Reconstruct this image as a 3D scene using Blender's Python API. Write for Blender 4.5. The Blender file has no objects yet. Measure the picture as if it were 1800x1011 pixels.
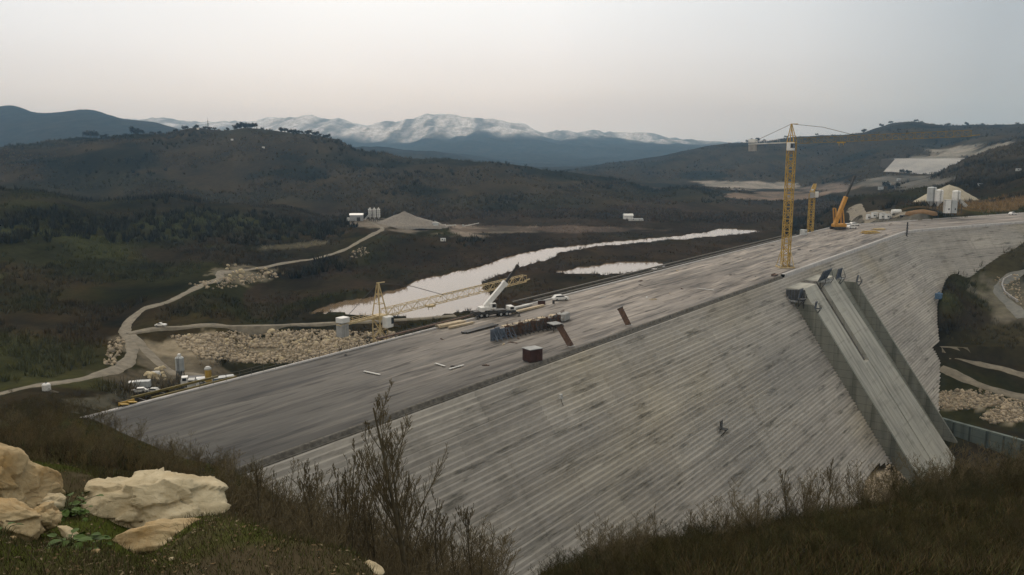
import bpy, math, random
import numpy as np
from mathutils import Vector, Matrix
random.seed(7)
RNG = np.random.default_rng(7)
S = bpy.context.scene
COL = S.collection
rad = math.radians

# ------------------------------------------------------------------ camera, sky, sun, exposure
F, HY, H = 1480.0, 260.0, 40.0                    # focal length and horizon in photo pixels, eye height above the dam deck
PITCH = math.atan((505.5 - HY) / F)
cam = bpy.data.cameras.new('camera')
cam.sensor_width = 36.0
cam.lens = F / 1800 * 36
cam.clip_start = 0.1
cam.clip_end = 40000
co = bpy.data.objects.new('camera', cam)
COL.objects.link(co)
co.location = (0, 0, H)
co.rotation_euler = (math.pi / 2 - PITCH, 0, 0)
S.camera = co
S.view_settings.view_transform = 'Standard'
S.view_settings.look = 'None'
S.view_settings.exposure = 0.0
S.view_settings.gamma = 1.0
S.cycles.max_bounces = 6
S.cycles.diffuse_bounces = 3
S.cycles.volume_bounces = 1
S.cycles.transparent_max_bounces = 8

SKYK = 11.2                                       # overcast brightness before the 0.1 background strength
SUN_EL, SUN_AZ = rad(38), rad(-18)                # azimuth measured from +Y towards +X
w = bpy.data.worlds.new('World')
S.world = w
w.use_nodes = True
nt = w.node_tree
nt.nodes.clear()
N = nt.nodes.new
out = N('ShaderNodeOutputWorld')
bg = N('ShaderNodeBackground')
bg.inputs['Strength'].default_value = 0.1
sky = N('ShaderNodeTexSky')
sky.sky_type = 'NISHITA'
sky.sun_disc = False
sky.sun_elevation = SUN_EL
sky.sun_rotation = SUN_AZ
sky.air_density = 1.5
sky.dust_density = 4
tc = N('ShaderNodeTexCoord')
sep = N('ShaderNodeSeparateXYZ')
nt.links.new(tc.outputs['Generated'], sep.inputs[0])
mp = N('ShaderNodeMapping')
mp.inputs['Scale'].default_value = (1.2, 1.2, 6)
nt.links.new(tc.outputs['Generated'], mp.inputs['Vector'])
no = N('ShaderNodeTexNoise')
no.inputs['Scale'].default_value = 1.6
no.inputs['Detail'].default_value = 5
no.inputs['Roughness'].default_value = 0.45
nt.links.new(mp.outputs[0], no.inputs['Vector'])
ad = N('ShaderNodeMath'); ad.operation = 'MULTIPLY_ADD'
ad.inputs[1].default_value = 0.085
nt.links.new(no.outputs['Fac'], ad.inputs[0])
nt.links.new(sep.outputs['Z'], ad.inputs[2])
def wramp(stops, src):
    r = N('ShaderNodeValToRGB')
    while len(r.color_ramp.elements) < len(stops): r.color_ramp.elements.new(0.5)
    for e, (p_, c_) in zip(r.color_ramp.elements, stops): e.position = p_; e.color = (*c_, 1)
    nt.links.new(src, r.inputs[0]); return r.outputs[0]
rp = wramp([(0.03, (.54, .56, .60)), (0.075, (.62, .62, .66)), (0.105, (.73, .745, .79)), (0.15, (.82, .85, .91)), (0.21, (.88, .925, .985)), (0.34, (1.05, 1.03, 1.0)), (0.6, (1.2, 1.15, 1.06))], ad.outputs[0])
hx = N('ShaderNodeMath'); hx.operation = 'MULTIPLY_ADD'; hx.inputs[1].default_value = .5; hx.inputs[2].default_value = .5      # east-west direction
nt.links.new(sep.outputs['X'], hx.inputs[0])
hz_ = wramp([(0.0, (.62, .64, .66)), (.27, (.90, .915, .93)), (.40, (1, 1, 1)), (.52, (1.0, 1.0, 1.0)), (.655, (.76, .775, .785)), (.74, (.47, .50, .52)), (1.0, (.46, .48, .50))], hx.outputs[0])
hy = N('ShaderNodeMath'); hy.operation = 'MULTIPLY_ADD'; hy.inputs[1].default_value = .5; hy.inputs[2].default_value = .5
nt.links.new(sep.outputs['Y'], hy.inputs[0])
bk = wramp([(.15, (.88, .87, .84)), (.62, (1, 1, 1))], hy.outputs[0])                                                         # duller cloud behind the camera
def wmul(a, c_):
    x = N('ShaderNodeMix'); x.data_type = 'RGBA'; x.blend_type = 'MULTIPLY'; x.inputs['Factor'].default_value = 1
    nt.links.new(a, x.inputs[6])
    if isinstance(c_, tuple): x.inputs[7].default_value = c_
    else: nt.links.new(c_, x.inputs[7])
    return x.outputs[2]
skyc = wmul(wmul(wmul(rp, hz_), bk), (SKYK, SKYK, SKYK, 1))
mx = N('ShaderNodeMix'); mx.data_type = 'RGBA'
mx.inputs['Factor'].default_value = 0.93
nt.links.new(sky.outputs[0], mx.inputs[6])
nt.links.new(skyc, mx.inputs[7])
nt.links.new(mx.outputs[2], bg.inputs['Color'])
nt.links.new(bg.outputs[0], out.inputs['Surface'])

sl = bpy.data.lights.new('sun', 'SUN')
sl.energy = 0.85
sl.angle = rad(14)
sl.color = (1.0, 0.93, 0.86)
so = bpy.data.objects.new('sun', sl)
COL.objects.link(so)
sd = Vector((math.sin(SUN_AZ) * math.cos(SUN_EL), math.cos(SUN_AZ) * math.cos(SUN_EL), math.sin(SUN_EL)))
so.rotation_euler = sd.to_track_quat('Z', 'Y').to_euler()

# ------------------------------------------------------------------ places: photo pixel -> point in the valley
CP, SP = math.cos(PITCH), math.sin(PITCH)
def ray(px, py):
    a = (px - 900) / F; b = (505.5 - py) / F
    return (a, CP + b * SP, -SP + b * CP)
def at(px, py, z):
    d = ray(px, py); t = (z - H) / d[2]
    return Vector((t * d[0], t * d[1], z))
def Q(px, py, y):
    d = ray(px, py); t = y / d[1]
    return Vector((t * d[0], y, H + t * d[2]))
def proj(x, y, z):
    z = z - H
    f = np.maximum(y * CP - z * SP, 1e-3); u = y * SP + z * CP
    return 900 + F * x / f, 505.5 - F * u / f

# ------------------------------------------------------------------ noise
def _hash(ix, iy, seed):
    n = (ix.astype(np.int64) * 374761393 + iy.astype(np.int64) * 668265263 + seed * 974634777) & 0x7fffffff
    n = ((n ^ (n >> 13)) * 1274126177) & 0x7fffffff
    return ((n ^ (n >> 16)) & 0xffff) / 65535.0
def vnoise(x, y, seed=0):
    ix = np.floor(x); iy = np.floor(y); fx = x - ix; fy = y - iy
    fx = fx * fx * (3 - 2 * fx); fy = fy * fy * (3 - 2 * fy)
    a = _hash(ix, iy, seed); b = _hash(ix + 1, iy, seed); c = _hash(ix, iy + 1, seed); d = _hash(ix + 1, iy + 1, seed)
    return (a + (b - a) * fx) * (1 - fy) + (c + (d - c) * fx) * fy
def fbm(x, y, scale, octv=4, seed=0, gain=0.5):
    x = np.asarray(x, float) / scale; y = np.asarray(y, float) / scale
    t = np.zeros(np.broadcast(x, y).shape); a = 1.0; s = 0
    for o in range(octv):
        t = t + a * (vnoise(x + 17.3 * o, y - 9.1 * o, seed + o) * 2 - 1); s += a
        a *= gain; x = x * 2.03; y = y * 2.03
    return t / s
def sstep(a, b, x):
    t = np.clip((np.asarray(x, float) - a) / (b - a), 0, 1)
    return t * t * (3 - 2 * t)

# ------------------------------------------------------------------ materials
def mat(name, col, rough=0.85, var=0.25, scale=1.0, bump=0.0, metal=0.0, col2=None, coords='Object', stretch=None, spec=0.3, attr=None, detail=6):
    m = bpy.data.materials.new(name); m.use_nodes = True
    t = m.node_tree; b = t.nodes['Principled BSDF']
    b.inputs['Roughness'].default_value = rough
    b.inputs['Metallic'].default_value = metal
    b.inputs['Specular IOR Level'].default_value = spec
    tc = t.nodes.new('ShaderNodeTexCoord')
    src = tc.outputs[coords]
    if stretch:
        mp = t.nodes.new('ShaderNodeMapping'); mp.inputs['Scale'].default_value = stretch
        t.links.new(src, mp.inputs['Vector']); src = mp.outputs[0]
    n = t.nodes.new('ShaderNodeTexNoise'); n.inputs['Scale'].default_value = scale; n.inputs['Detail'].default_value = detail
    n.inputs['Roughness'].default_value = 0.6
    t.links.new(src, n.inputs['Vector'])
    r = t.nodes.new('ShaderNodeValToRGB')
    lo = [c * (1 - var) for c in col]; hi = [min(1, c * (1 + var)) for c in (col2 or col)]
    r.color_ramp.elements[0].position = 0.32; r.color_ramp.elements[0].color = (*lo, 1)
    r.color_ramp.elements[1].position = 0.68; r.color_ramp.elements[1].color = (*hi, 1)
    t.links.new(n.outputs['Fac'], r.inputs[0])
    if attr:
        a = t.nodes.new('ShaderNodeAttribute'); a.attribute_name = attr
        x = t.nodes.new('ShaderNodeMix'); x.data_type = 'RGBA'; x.blend_type = 'MULTIPLY'; x.inputs['Factor'].default_value = 1
        t.links.new(a.outputs['Color'], x.inputs[6]); t.links.new(r.outputs[0], x.inputs[7])
        t.links.new(x.outputs[2], b.inputs['Base Color'])
    else:
        t.links.new(r.outputs[0], b.inputs['Base Color'])
    if bump:
        bm = t.nodes.new('ShaderNodeBump'); bm.inputs['Strength'].default_value = bump; bm.inputs['Distance'].default_value = 0.1
        t.links.new(n.outputs['Fac'], bm.inputs['Height']); t.links.new(bm.outputs[0], b.inputs['Normal'])
    return m

# ------------------------------------------------------------------ mesh building
class MB:
    def __init__(s): s.v = []; s.f = []; s.uv = None
    def add(s, vs, fs):
        o = len(s.v); s.v += [tuple(p) for p in vs]; s.f += [tuple(i + o for i in f) for f in fs]; return s
    def box(s, c, d, rz=0.0, rx=0.0, ry=0.0, bev=0.0):
        x, y, z = d[0] / 2, d[1] / 2, d[2] / 2
        R = Matrix.Rotation(rz, 3, 'Z') @ Matrix.Rotation(ry, 3, 'Y') @ Matrix.Rotation(rx, 3, 'X')
        c = Vector(c)
        if not bev:
            vs = [(i, j, k) for k in (-z, z) for i, j in ((-x, -y), (x, -y), (x, y), (-x, y))]
            fs = [(3, 2, 1, 0), (4, 5, 6, 7), (0, 1, 5, 4), (1, 2, 6, 5), (2, 3, 7, 6), (3, 0, 4, 7)]
        else:
            e = bev; vs = []; fs = []
            rings = [(-z, e), (-z + e, 0), (z - e, 0), (z, e)]
            for zz, ins in rings:
                a, b = x - ins, y - ins
                vs += [(-a + e, -b, zz), (a - e, -b, zz), (a, -b + e, zz), (a, b - e, zz), (a - e, b, zz), (-a + e, b, zz), (-a, b - e, zz), (-a, -b + e, zz)]
            for r in range(3):
                for i in range(8):
                    j = (i + 1) % 8; fs.append((r * 8 + i, r * 8 + j, r * 8 + 8 + j, r * 8 + 8 + i))
            fs += [tuple(range(7, -1, -1)), tuple(range(24, 32))]
        return s.add([c + R @ Vector(p) for p in vs], fs)
    def bar(s, a, b, wd, h=None, up=(0, 0, 1)):
        a = Vector(a); b = Vector(b); h = h or wd
        d = (b - a)
        if d.length < 1e-6: return s
        d.normalize(); u = Vector(up)
        if abs(d.dot(u)) > 0.98: u = Vector((1, 0, 0))
        r = d.cross(u).normalized(); u = r.cross(d)
        vs = [p + r * i * wd / 2 + u * j * h / 2 for p in (a, b) for i, j in ((-1, -1), (1, -1), (1, 1), (-1, 1))]
        return s.add(vs, [(3, 2, 1, 0), (4, 5, 6, 7), (0, 1, 5, 4), (1, 2, 6, 5), (2, 3, 7, 6), (3, 0, 4, 7)])
    def tube(s, pts, rs, n=8, cap=True):
        pts = [Vector(p) for p in pts]
        if not hasattr(rs, '__len__'): rs = [rs] * len(pts)
        vs = []; fs = []
        for i, p in enumerate(pts):
            d = (pts[min(i + 1, len(pts) - 1)] - pts[max(i - 1, 0)])
            d = d.normalized() if d.length > 1e-9 else Vector((0, 0, 1))
            u = Vector((0, 0, 1)) if abs(d.z) < 0.9 else Vector((1, 0, 0))
            r = d.cross(u).normalized(); u = r.cross(d)
            vs += [p + (r * math.cos(2 * math.pi * k / n) + u * math.sin(2 * math.pi * k / n)) * rs[i] for k in range(n)]
        for i in range(len(pts) - 1):
            for k in range(n):
                l = (k + 1) % n; fs.append((i * n + k, i * n + l, i * n + n + l, i * n + n + k))
        if cap:
            fs.append(tuple(range(n - 1, -1, -1))); o = (len(pts) - 1) * n; fs.append(tuple(range(o, o + n)))
        return s.add(vs, fs)
    def lathe(s, prof, c=(0, 0, 0), n=16, axis='Z'):
        vs = []; fs = []
        for r, z in prof:
            for k in range(n):
                a = 2 * math.pi * k / n
                p = (r * math.cos(a), r * math.sin(a), z)
                if axis == 'X': p = (p[2], p[0], p[1])
                if axis == 'Y': p = (p[0], p[2], p[1])
                vs.append((p[0] + c[0], p[1] + c[1], p[2] + c[2]))
        for i in range(len(prof) - 1):
            for k in range(n):
                l = (k + 1) % n; fs.append((i * n + k, i * n + l, i * n + n + l, i * n + n + k))
        fs.append(tuple(range(n - 1, -1, -1))); o = (len(prof) - 1) * n; fs.append(tuple(range(o, o + n)))
        return s.add(vs, fs)
    def prism(s, poly, axis_a, axis_b, ext, c=(0, 0, 0)):
        a = Vector(axis_a); b = Vector(axis_b); e = Vector(ext); c = Vector(c); n = len(poly)
        vs = [c + a * p + b * q for p, q in poly] + [c + a * p + b * q + e for p, q in poly]
        fs = [tuple(range(n - 1, -1, -1)), tuple(range(n, 2 * n))] + [(i, (i + 1) % n, n + (i + 1) % n, n + i) for i in range(n)]
        return s.add(vs, fs)
    def lattice(s, a, b, wd, h, bays, t=0.12, up=(0, 0, 1), tri=False, taper=1.0):
        a = Vector(a); b = Vector(b); d = (b - a).normalized(); u = Vector(up)
        if abs(d.dot(u)) > 0.98: u = Vector((0, 1, 0))
        r = d.cross(u).normalized(); u = r.cross(d)
        offs = [(-1, -1), (1, -1), (0, 1)] if tri else [(-1, -1), (1, -1), (1, 1), (-1, 1)]
        def pt(i, o):
            f = i / bays; k = 1 + (taper - 1) * f
            return a.lerp(b, f) + r * o[0] * wd / 2 * k + u * o[1] * h / 2 * k
        m = len(offs)
        for o in offs: s.bar(pt(0, o), pt(bays, o), t)
        for i in range(bays + 1):
            for j in range(m):
                o, q = offs[j], offs[(j + 1) % m]
                s.bar(pt(i, o), pt(i, q), t * 0.65)
                if i < bays:
                    s.bar(pt(i, o if (i + j) % 2 else q), pt(i + 1, q if (i + j) % 2 else o), t * 0.6)
        return s
    def build(s, name, m, parent=None, smooth=False, loc=None):
        me = bpy.data.meshes.new(name); me.from_pydata(s.v, [], s.f)
        me.materials.append(m)
        if s.uv is not None:
            ul = me.uv_layers.new(name='UVMap'); li = np.empty(len(me.loops), np.int32); me.loops.foreach_get('vertex_index', li)
            ul.data.foreach_set('uv', np.asarray(s.uv, np.float32)[li].ravel())
        if smooth:
            me.polygons.foreach_set('use_smooth', [True] * len(me.polygons))
        me.update()
        o = bpy.data.objects.new(name, me); COL.objects.link(o)
        if parent: o.parent = parent
        if loc is not None: o.location = loc
        return o
def np_mesh(name, V, Fq, m, cols=None, smooth=False, parent=None, uv=None, m2=None, slot=None):
    me = bpy.data.meshes.new(name); V = np.asarray(V, np.float32); Fq = np.asarray(Fq, np.int32); k = Fq.shape[1]
    me.vertices.add(len(V)); me.vertices.foreach_set('co', V.ravel())
    me.loops.add(Fq.size); me.loops.foreach_set('vertex_index', Fq.ravel())
    me.polygons.add(len(Fq)); me.polygons.foreach_set('loop_start', np.arange(0, Fq.size, k, dtype=np.int32))
    if smooth: me.polygons.foreach_set('use_smooth', np.ones(len(Fq), bool))
    me.update(calc_edges=True)
    if cols is not None:
        c = me.color_attributes.new('tint', 'FLOAT_COLOR', 'POINT')
        c.data.foreach_set('color', np.c_[cols, np.ones(len(V))].astype(np.float32).ravel())
    if uv is not None:
        ul = me.uv_layers.new(name='UVMap'); ul.data.foreach_set('uv', np.asarray(uv, np.float32)[Fq.ravel()].ravel())
    me.materials.append(m)
    if m2: me.materials.append(m2); me.polygons.foreach_set('material_index', np.asarray(slot, np.int32))
    o = bpy.data.objects.new(name, me); COL.objects.link(o)
    if parent: o.parent = parent
    return o
def tag(o, label, cat, group=None):
    o['label'] = label; o['category'] = cat
    if group: o['group'] = group
    return o
def thing(name, label, cat, loc=(0, 0, 0), rz=0.0, group=None):
    o = bpy.data.objects.new(name, None); COL.objects.link(o)
    o.empty_display_size = 0.5; o.location = loc; o.rotation_euler = (0, 0, rz)
    return tag(o, label, cat, group)
def copy_tree(o, parent=None):
    c = o.copy(); COL.objects.link(c)
    if parent: c.parent = parent
    for ch in [x for x in COL.objects if x.parent == o]: copy_tree(ch, c)
    return c
def relabel(o, label, **k):
    o['label'] = label
    return o

# ------------------------------------------------------------------ the dam axis in plan
AX = np.array([.594, .805]); AX /= np.linalg.norm(AX)
O0 = np.array([-34., 101.])
SB, RB = 372.0, 58.0                               # straight to here, then a bend of this radius
TH0 = math.atan2(AX[1], AX[0]); TH1 = rad(30.5); LB = (TH0 - TH1) * RB
def axis(s):
    """point on the downstream crest line, tangent, downstream normal"""
    if s <= SB: p = O0 + AX * s; th = TH0
    else:
        q = min(s - SB, LB); th = TH0 - q / RB
        c = O0 + AX * SB + RB * np.array([math.sin(TH0), -math.cos(TH0)])
        p = c + RB * np.array([-math.sin(th), math.cos(th)])
        if s - SB > LB: p = p + (s - SB - LB) * np.array([math.cos(th), math.sin(th)])
    t = np.array([math.cos(th), math.sin(th)])
    return p, t, np.array([t[1], -t[0]])
KF, WD = 0.7, 36.0                                 # face run per metre of fall, deck width
def dam_pt(s, n, z):
    p, t, nn = axis(s); q = p + nn * n
    return Vector((q[0], q[1], z))
NN = np.array([AX[1], -AX[0]])

# ------------------------------------------------------------------ terrain heights
CT = []                                            # control points u = x/y, v = ln y, z
def c(px, py, y):                                  # a place seen in the photograph at distance y
    p = Q(px, py, y); CT.append((p.x / p.y, math.log(p.y), p.z))
def cz(px, z, y):                                  # a place hidden behind something
    CT.append(((px - 900) / F / CP, math.log(y), z))
def cw(x, y, z): CT.append((x / y, math.log(y), z))
# foreground mound
for px in (-500, 100, 700, 1300, 2300): cz(px, 38.35, 1.2)
for q in ((-300, 985, 3.8), (0, 1003, 3.7), (200, 1008, 3.7), (420, 1010, 3.9), (40, 905, 6.2), (250, 962, 5.8), (-300, 760, 9.5),
          (-100, 800, 9.2), (60, 818, 9.0), (150, 838, 8.5), (250, 880, 7.8), (380, 926, 7.0), (480, 965, 6.2), (560, 992, 5.4), (660, 1014, 4.7)): c(*q)
for px, z, y in ((-400, 34.5, 15), (-100, 33.6, 14), (150, 32.2, 13.5), (380, 31.4, 13), (600, 31, 12), (800, 35.6, 5), (800, 30.5, 12), (1100, 36.4, 4.7), (1100, 30.5, 12),
                 (1400, 36.5, 4.7), (1400, 31, 12), (1800, 36.8, 4.7), (1800, 31.5, 12), (2200, 32, 12)): cz(px, z, y)
for px in (420, 700, 1000, 1300, 1600, 1900, 2300): cz(px, 37.6, 2.6)
for px in (1100, 1400, 1700, 2100): cz(px, 33, 8); cz(px, 28.2, 17)
# brushy slope of the left abutment
for q in ((-300, 770, 30), (-100, 790, 32), (100, 815, 30), (100, 790, 55), (-100, 760, 60), (-300, 730, 60), (100, 762, 90), (-100, 735, 110), (-300, 700, 110), (300, 862, 28), (300, 838, 60), (300, 822, 85),
          (400, 905, 30), (400, 872, 60), (60, 738, 118), (600, 1045, 28), (600, 990, 62), (720, 1065, 28), (760, 1060, 70), (900, 1130, 72)): c(*q)
for px, py in ((150, 735), (215, 762), (280, 790), (345, 812), (405, 830)): 
    p = at(px, py, 0.6); cw(p.x, p.y, 0.6)
for x, y, z in ((-29, 101.5, -5.5), (-22.2, 102.8, -12.2), (-15, 103.5, -19.5), (-9, 105, -25), (6, 115, -37), (30, 140, -42), (60, 170, -50), (90, 205, -53)): cw(x, y, z)
# shoulder at lower right
for q in ((1000, 1016, 33), (1200, 1010, 29), (1500, 1003, 28), (1800, 1000, 28), (2200, 990, 28), (1100, 985, 38), (1200, 965, 41), (1400, 925, 44), (1560, 893, 46), (1700, 862, 49), (1800, 845, 51), (2050, 820, 55), (1700, 930, 36), (1850, 920, 36)): c(*q)
for px, z, y in ((1100, 2, 70), (1250, 0, 72), (1400, 0, 75), (1560, 0, 78), (1750, 4, 82), (2000, 8, 86), (1150, -38, 115), (1300, -40, 120), (1450, -42, 130), (1600, -42, 135), (1800, -40, 140), (2050, -36, 145)): cz(px, z, y)
# foot of the dam and the right bank below it
c(1540, 850, 218); cz(1610, -56, 224); cz(1700, -63, 224); cz(1800, -66, 215); cz(1950, -66, 210)
for x, y, z in ((113, 238, -53), (153, 285, -57), (158, 300, -52), (176, 339, -41), (192, 373, -28), (221, 405, -24.5), (250, 428, -18), (280, 454, -6.5), (320, 480, -1)): cw(x, y, z)
for q in ((1700, 700, 300), (1800, 705, 298), (1760, 650, 320), (1720, 590, 352), (1800, 600, 345), (1800, 540, 375), (1720, 530, 385), (1800, 470, 425), (1770, 480, 418), (1950, 470, 400), (1950, 600, 330), (2100, 560, 340), (2000, 700, 280)): c(*q)
cz(1800, -64, 240); cz(1720, -64, 245)
# under the dam
for s in range(40, 361, 40):
    p, t, n_ = axis(s); q = p - n_ * 18; cw(q[0], q[1], -46); q = p - n_ * 52; cw(q[0], q[1], -38 if s < 100 else -43)
    if s > 80: q = p + n_ * 14; cw(q[0], q[1], -52)
for s in (420, 470, 520):
    p, t, n_ = axis(s); q = p - n_ * 18; cw(q[0], q[1], -6)
# upstream left bank, roads, cofferdam
for q in ((60, 700, 190), (-200, 690, 170), (100, 672, 232), (0, 690, 214), (-200, 700, 215), (200, 650, 262), (235, 608, 302), (220, 575, 330), (250, 545, 356), (330, 515, 402), (385, 490, 450), (400, 480, 482),
          (500, 462, 542), (600, 440, 612), (660, 408, 694), (655, 386, 770), (620, 386, 765), (700, 395, 760), (780, 400, 790), (880, 405, 800), (300, 650, 288), (250, 690, 250), (318, 668, 270), (280, 578, 326), (400, 575, 345), (500, 573, 354), (600, 568, 364),
          (740, 561, 374), (800, 556, 380), (350, 600, 318), (420, 645, 312), (500, 635, 318), (600, 605, 335), (450, 540, 420), (550, 500, 480), (700, 450, 600), (850, 430, 680), (480, 610, 333), (300, 540, 370)): c(*q)
# left spur
for q in ((0, 640, 250), (0, 600, 290), (0, 500, 400), (0, 420, 510), (0, 365, 620), (0, 340, 690), (-250, 600, 270), (-250, 480, 400), (-250, 330, 690), (120, 470, 450), (200, 540, 375), (200, 450, 520), (200, 380, 700), (200, 349, 800), (100, 345, 740), (300, 480, 480), (300, 400, 660), (300, 350, 830),
          (400, 430, 590), (400, 392, 720), (400, 353, 870), (500, 425, 640), (550, 398, 770), (520, 368, 890), (600, 392, 800)): c(*q)
for px, z, y in ((-250, -22, 950), (0, -22, 950), (200, -34, 1020), (400, -38, 1060), (560, -38, 1020)): cz(px, z, y)
# flood plain
for px in (780, 900, 1000, 1150, 1300):
    for y in (480, 620, 800, 980): cz(px, -39, y)
for px in (1150, 1300, 1420): 
    for y in (1250, 1600): cz(px, -39, y)
for px in (1400, 1460): 
    for y in (520, 700, 950): cz(px, -38, y)
# middle hill
for q in ((-300, 262, 1450), (0, 266, 1450), (60, 262, 1450), (100, 254, 1500), (180, 243, 1500), (260, 241, 1550), (350, 227, 1700), (430, 221, 1750), (470, 229, 1750), (560, 238, 1750), (640, 262, 1700), (700, 277, 1700), (800, 286, 1650),
          (900, 297, 1600), (1000, 310, 1550), (1100, 321, 1500), (1200, 329, 1450), (0, 310, 1200), (200, 300, 1230), (430, 290, 1380), (600, 325, 1250), (800, 345, 1180), (1000, 368, 1080), (650, 365, 1050), (850, 378, 1000)): c(*q)
for px, z, y in ((-300, -10, 2200), (0, -20, 2100), (260, 0, 2300), (430, 10, 2400), (640, -30, 2300), (900, -35, 2150), (1100, -38, 2000)): cz(px, z, y)
# right hill, quarry, right near hill
for q in ((1000, 299, 2700), (1100, 286, 2700), (1200, 273, 2700), (1250, 262, 2700), (1310, 252, 2700), (1400, 242, 2700), (1490, 239, 2700), (1560, 223, 2750), (1610, 214, 2800), (1650, 221, 2800), (1720, 219, 2700), (1800, 223, 2600), (2000, 215, 2600),
          (1250, 322, 2000), (1400, 316, 1950), (1530, 318, 1450), (1600, 318, 1380), (1560, 285, 1700), (1680, 284, 1650), (1650, 262, 1950), (1800, 240, 1850), (1720, 262, 1750),
          (1640, 330, 1000), (1700, 298, 1050), (1740, 278, 1080), (1800, 257, 1100), (1950, 235, 1100), (1550, 345, 1000), (1480, 360, 800), (1500, 385, 560), (1560, 372, 620), (1640, 372, 540), (1700, 372, 530), (1800, 368, 540), (1720, 350, 620), (1800, 330, 640), (1740, 345, 700), (1660, 338, 740), (1950, 340, 600)): c(*q)
for px, z, y in ((1100, -30, 3400), (1400, 0, 3600), (1650, 40, 3700), (1900, 40, 3700)): cz(px, z, y)
# far left hills, blue ridges, snow mountains
for q in ((-300, 190, 4800), (-80, 200, 4800), (0, 193, 4800), (20, 191, 4800), (60, 201, 4800), (110, 201, 4800), (170, 201, 4800), (210, 214, 4800), (260, 217, 4800), (310, 229, 4700), (400, 246, 4500), (470, 256, 4400), (0, 262, 3300), (200, 262, 3300)): c(*q)
for q in ((520, 258, 4300), (640, 257, 4200), (720, 263, 4200), (790, 272, 4000), (900, 292, 3800), (1000, 296, 3800)): c(*q)
for px, z, y in ((0, 60, 6000), (200, 60, 6000), (400, 0, 5600), (640, -20, 5400), (900, -30, 5000), (1200, -30, 4600)): cz(px, z, y)
for q in ((300, 248, 7200), (500, 250, 7200), (600, 248, 7200), (700, 252, 7200), (780, 247, 7000), (860, 249, 7000), (960, 253, 7000), (1050, 257, 7000), (1150, 258, 7000), (1260, 259, 7000), (1500, 262, 7000), (1800, 262, 7000)): c(*q)
for q in ((150, 216, 10000), (230, 209, 10000), (300, 215, 10000), (380, 222, 10000), (480, 214, 10500), (540, 209, 10500), (600, 219, 10500), (650, 217, 10500), (700, 212, 10500), (800, 207, 10500), (860, 218, 10500), (950, 232, 10500), (1020, 240, 10500), (1090, 236, 10500), (1150, 245, 10500), (1250, 255, 10500), (1500, 258, 10500), (1800, 258, 10500), (-200, 214, 10500)): c(*q)
for px in (-300, 100, 500, 900, 1300, 1700, 2100): cz(px, 0, 13500)
CT = np.array(CT)
US = 4.0
def _nrm(z, y): return (z + 39.0) / (y + 150.0)
_X = np.c_[CT[:, 0] * US, CT[:, 1]]
def _tps(r2): return 0.5 * r2 * np.log(r2 + 1e-12)
def _solve():
    n = len(_X); r2 = ((_X[:, None] - _X[None]) ** 2).sum(2)
    A = np.zeros((n + 3, n + 3)); A[:n, :n] = _tps(r2) + np.eye(n) * 2e-4
    A[:n, n:] = np.c_[np.ones(n), _X]; A[n:, :n] = A[:n, n:].T
    return np.linalg.solve(A, np.r_[_nrm(CT[:, 2], np.exp(CT[:, 1])), 0, 0, 0])
_W = _solve()
RIVER = [(640, 522), (700, 510), (745, 489), (800, 478), (850, 468), (880, 455), (930, 443), (960, 437), (990, 434), (1050, 427), (1110, 421), (1180, 415), (1240, 409), (1260, 402), (1320, 403), (1345, 408), (1300, 412), (1250, 417), (1190, 422), (1100, 430), (1030, 437), (985, 446), (960, 458),
         (930, 466), (900, 474), (862, 490), (845, 498), (855, 510), (876, 524), (872, 540), (832, 554), (770, 566), (690, 566), (610, 566), (545, 564), (530, 550), (585, 533)]
POND = [(975, 479), (1020, 468), (1060, 463), (1100, 460), (1160, 462), (1168, 470), (1130, 478), (1080, 484), (1030, 482), (1000, 485)]
ZW = -40.0
RIV = [[tuple(at(px, py, ZW)[:2]) for px, py in P_] for P_ in (RIVER, POND)]
def inside(x, y, poly):
    r = np.zeros(x.shape, bool); n = len(poly)
    for i in range(n):
        x1, y1 = poly[i]; x2, y2 = poly[(i + 1) % n]
        cnd = ((y1 > y) != (y2 > y)) & (x < (x2 - x1) * (y - y1) / (y2 - y1 + 1e-12) + x1)
        r ^= cnd
    return r
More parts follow.
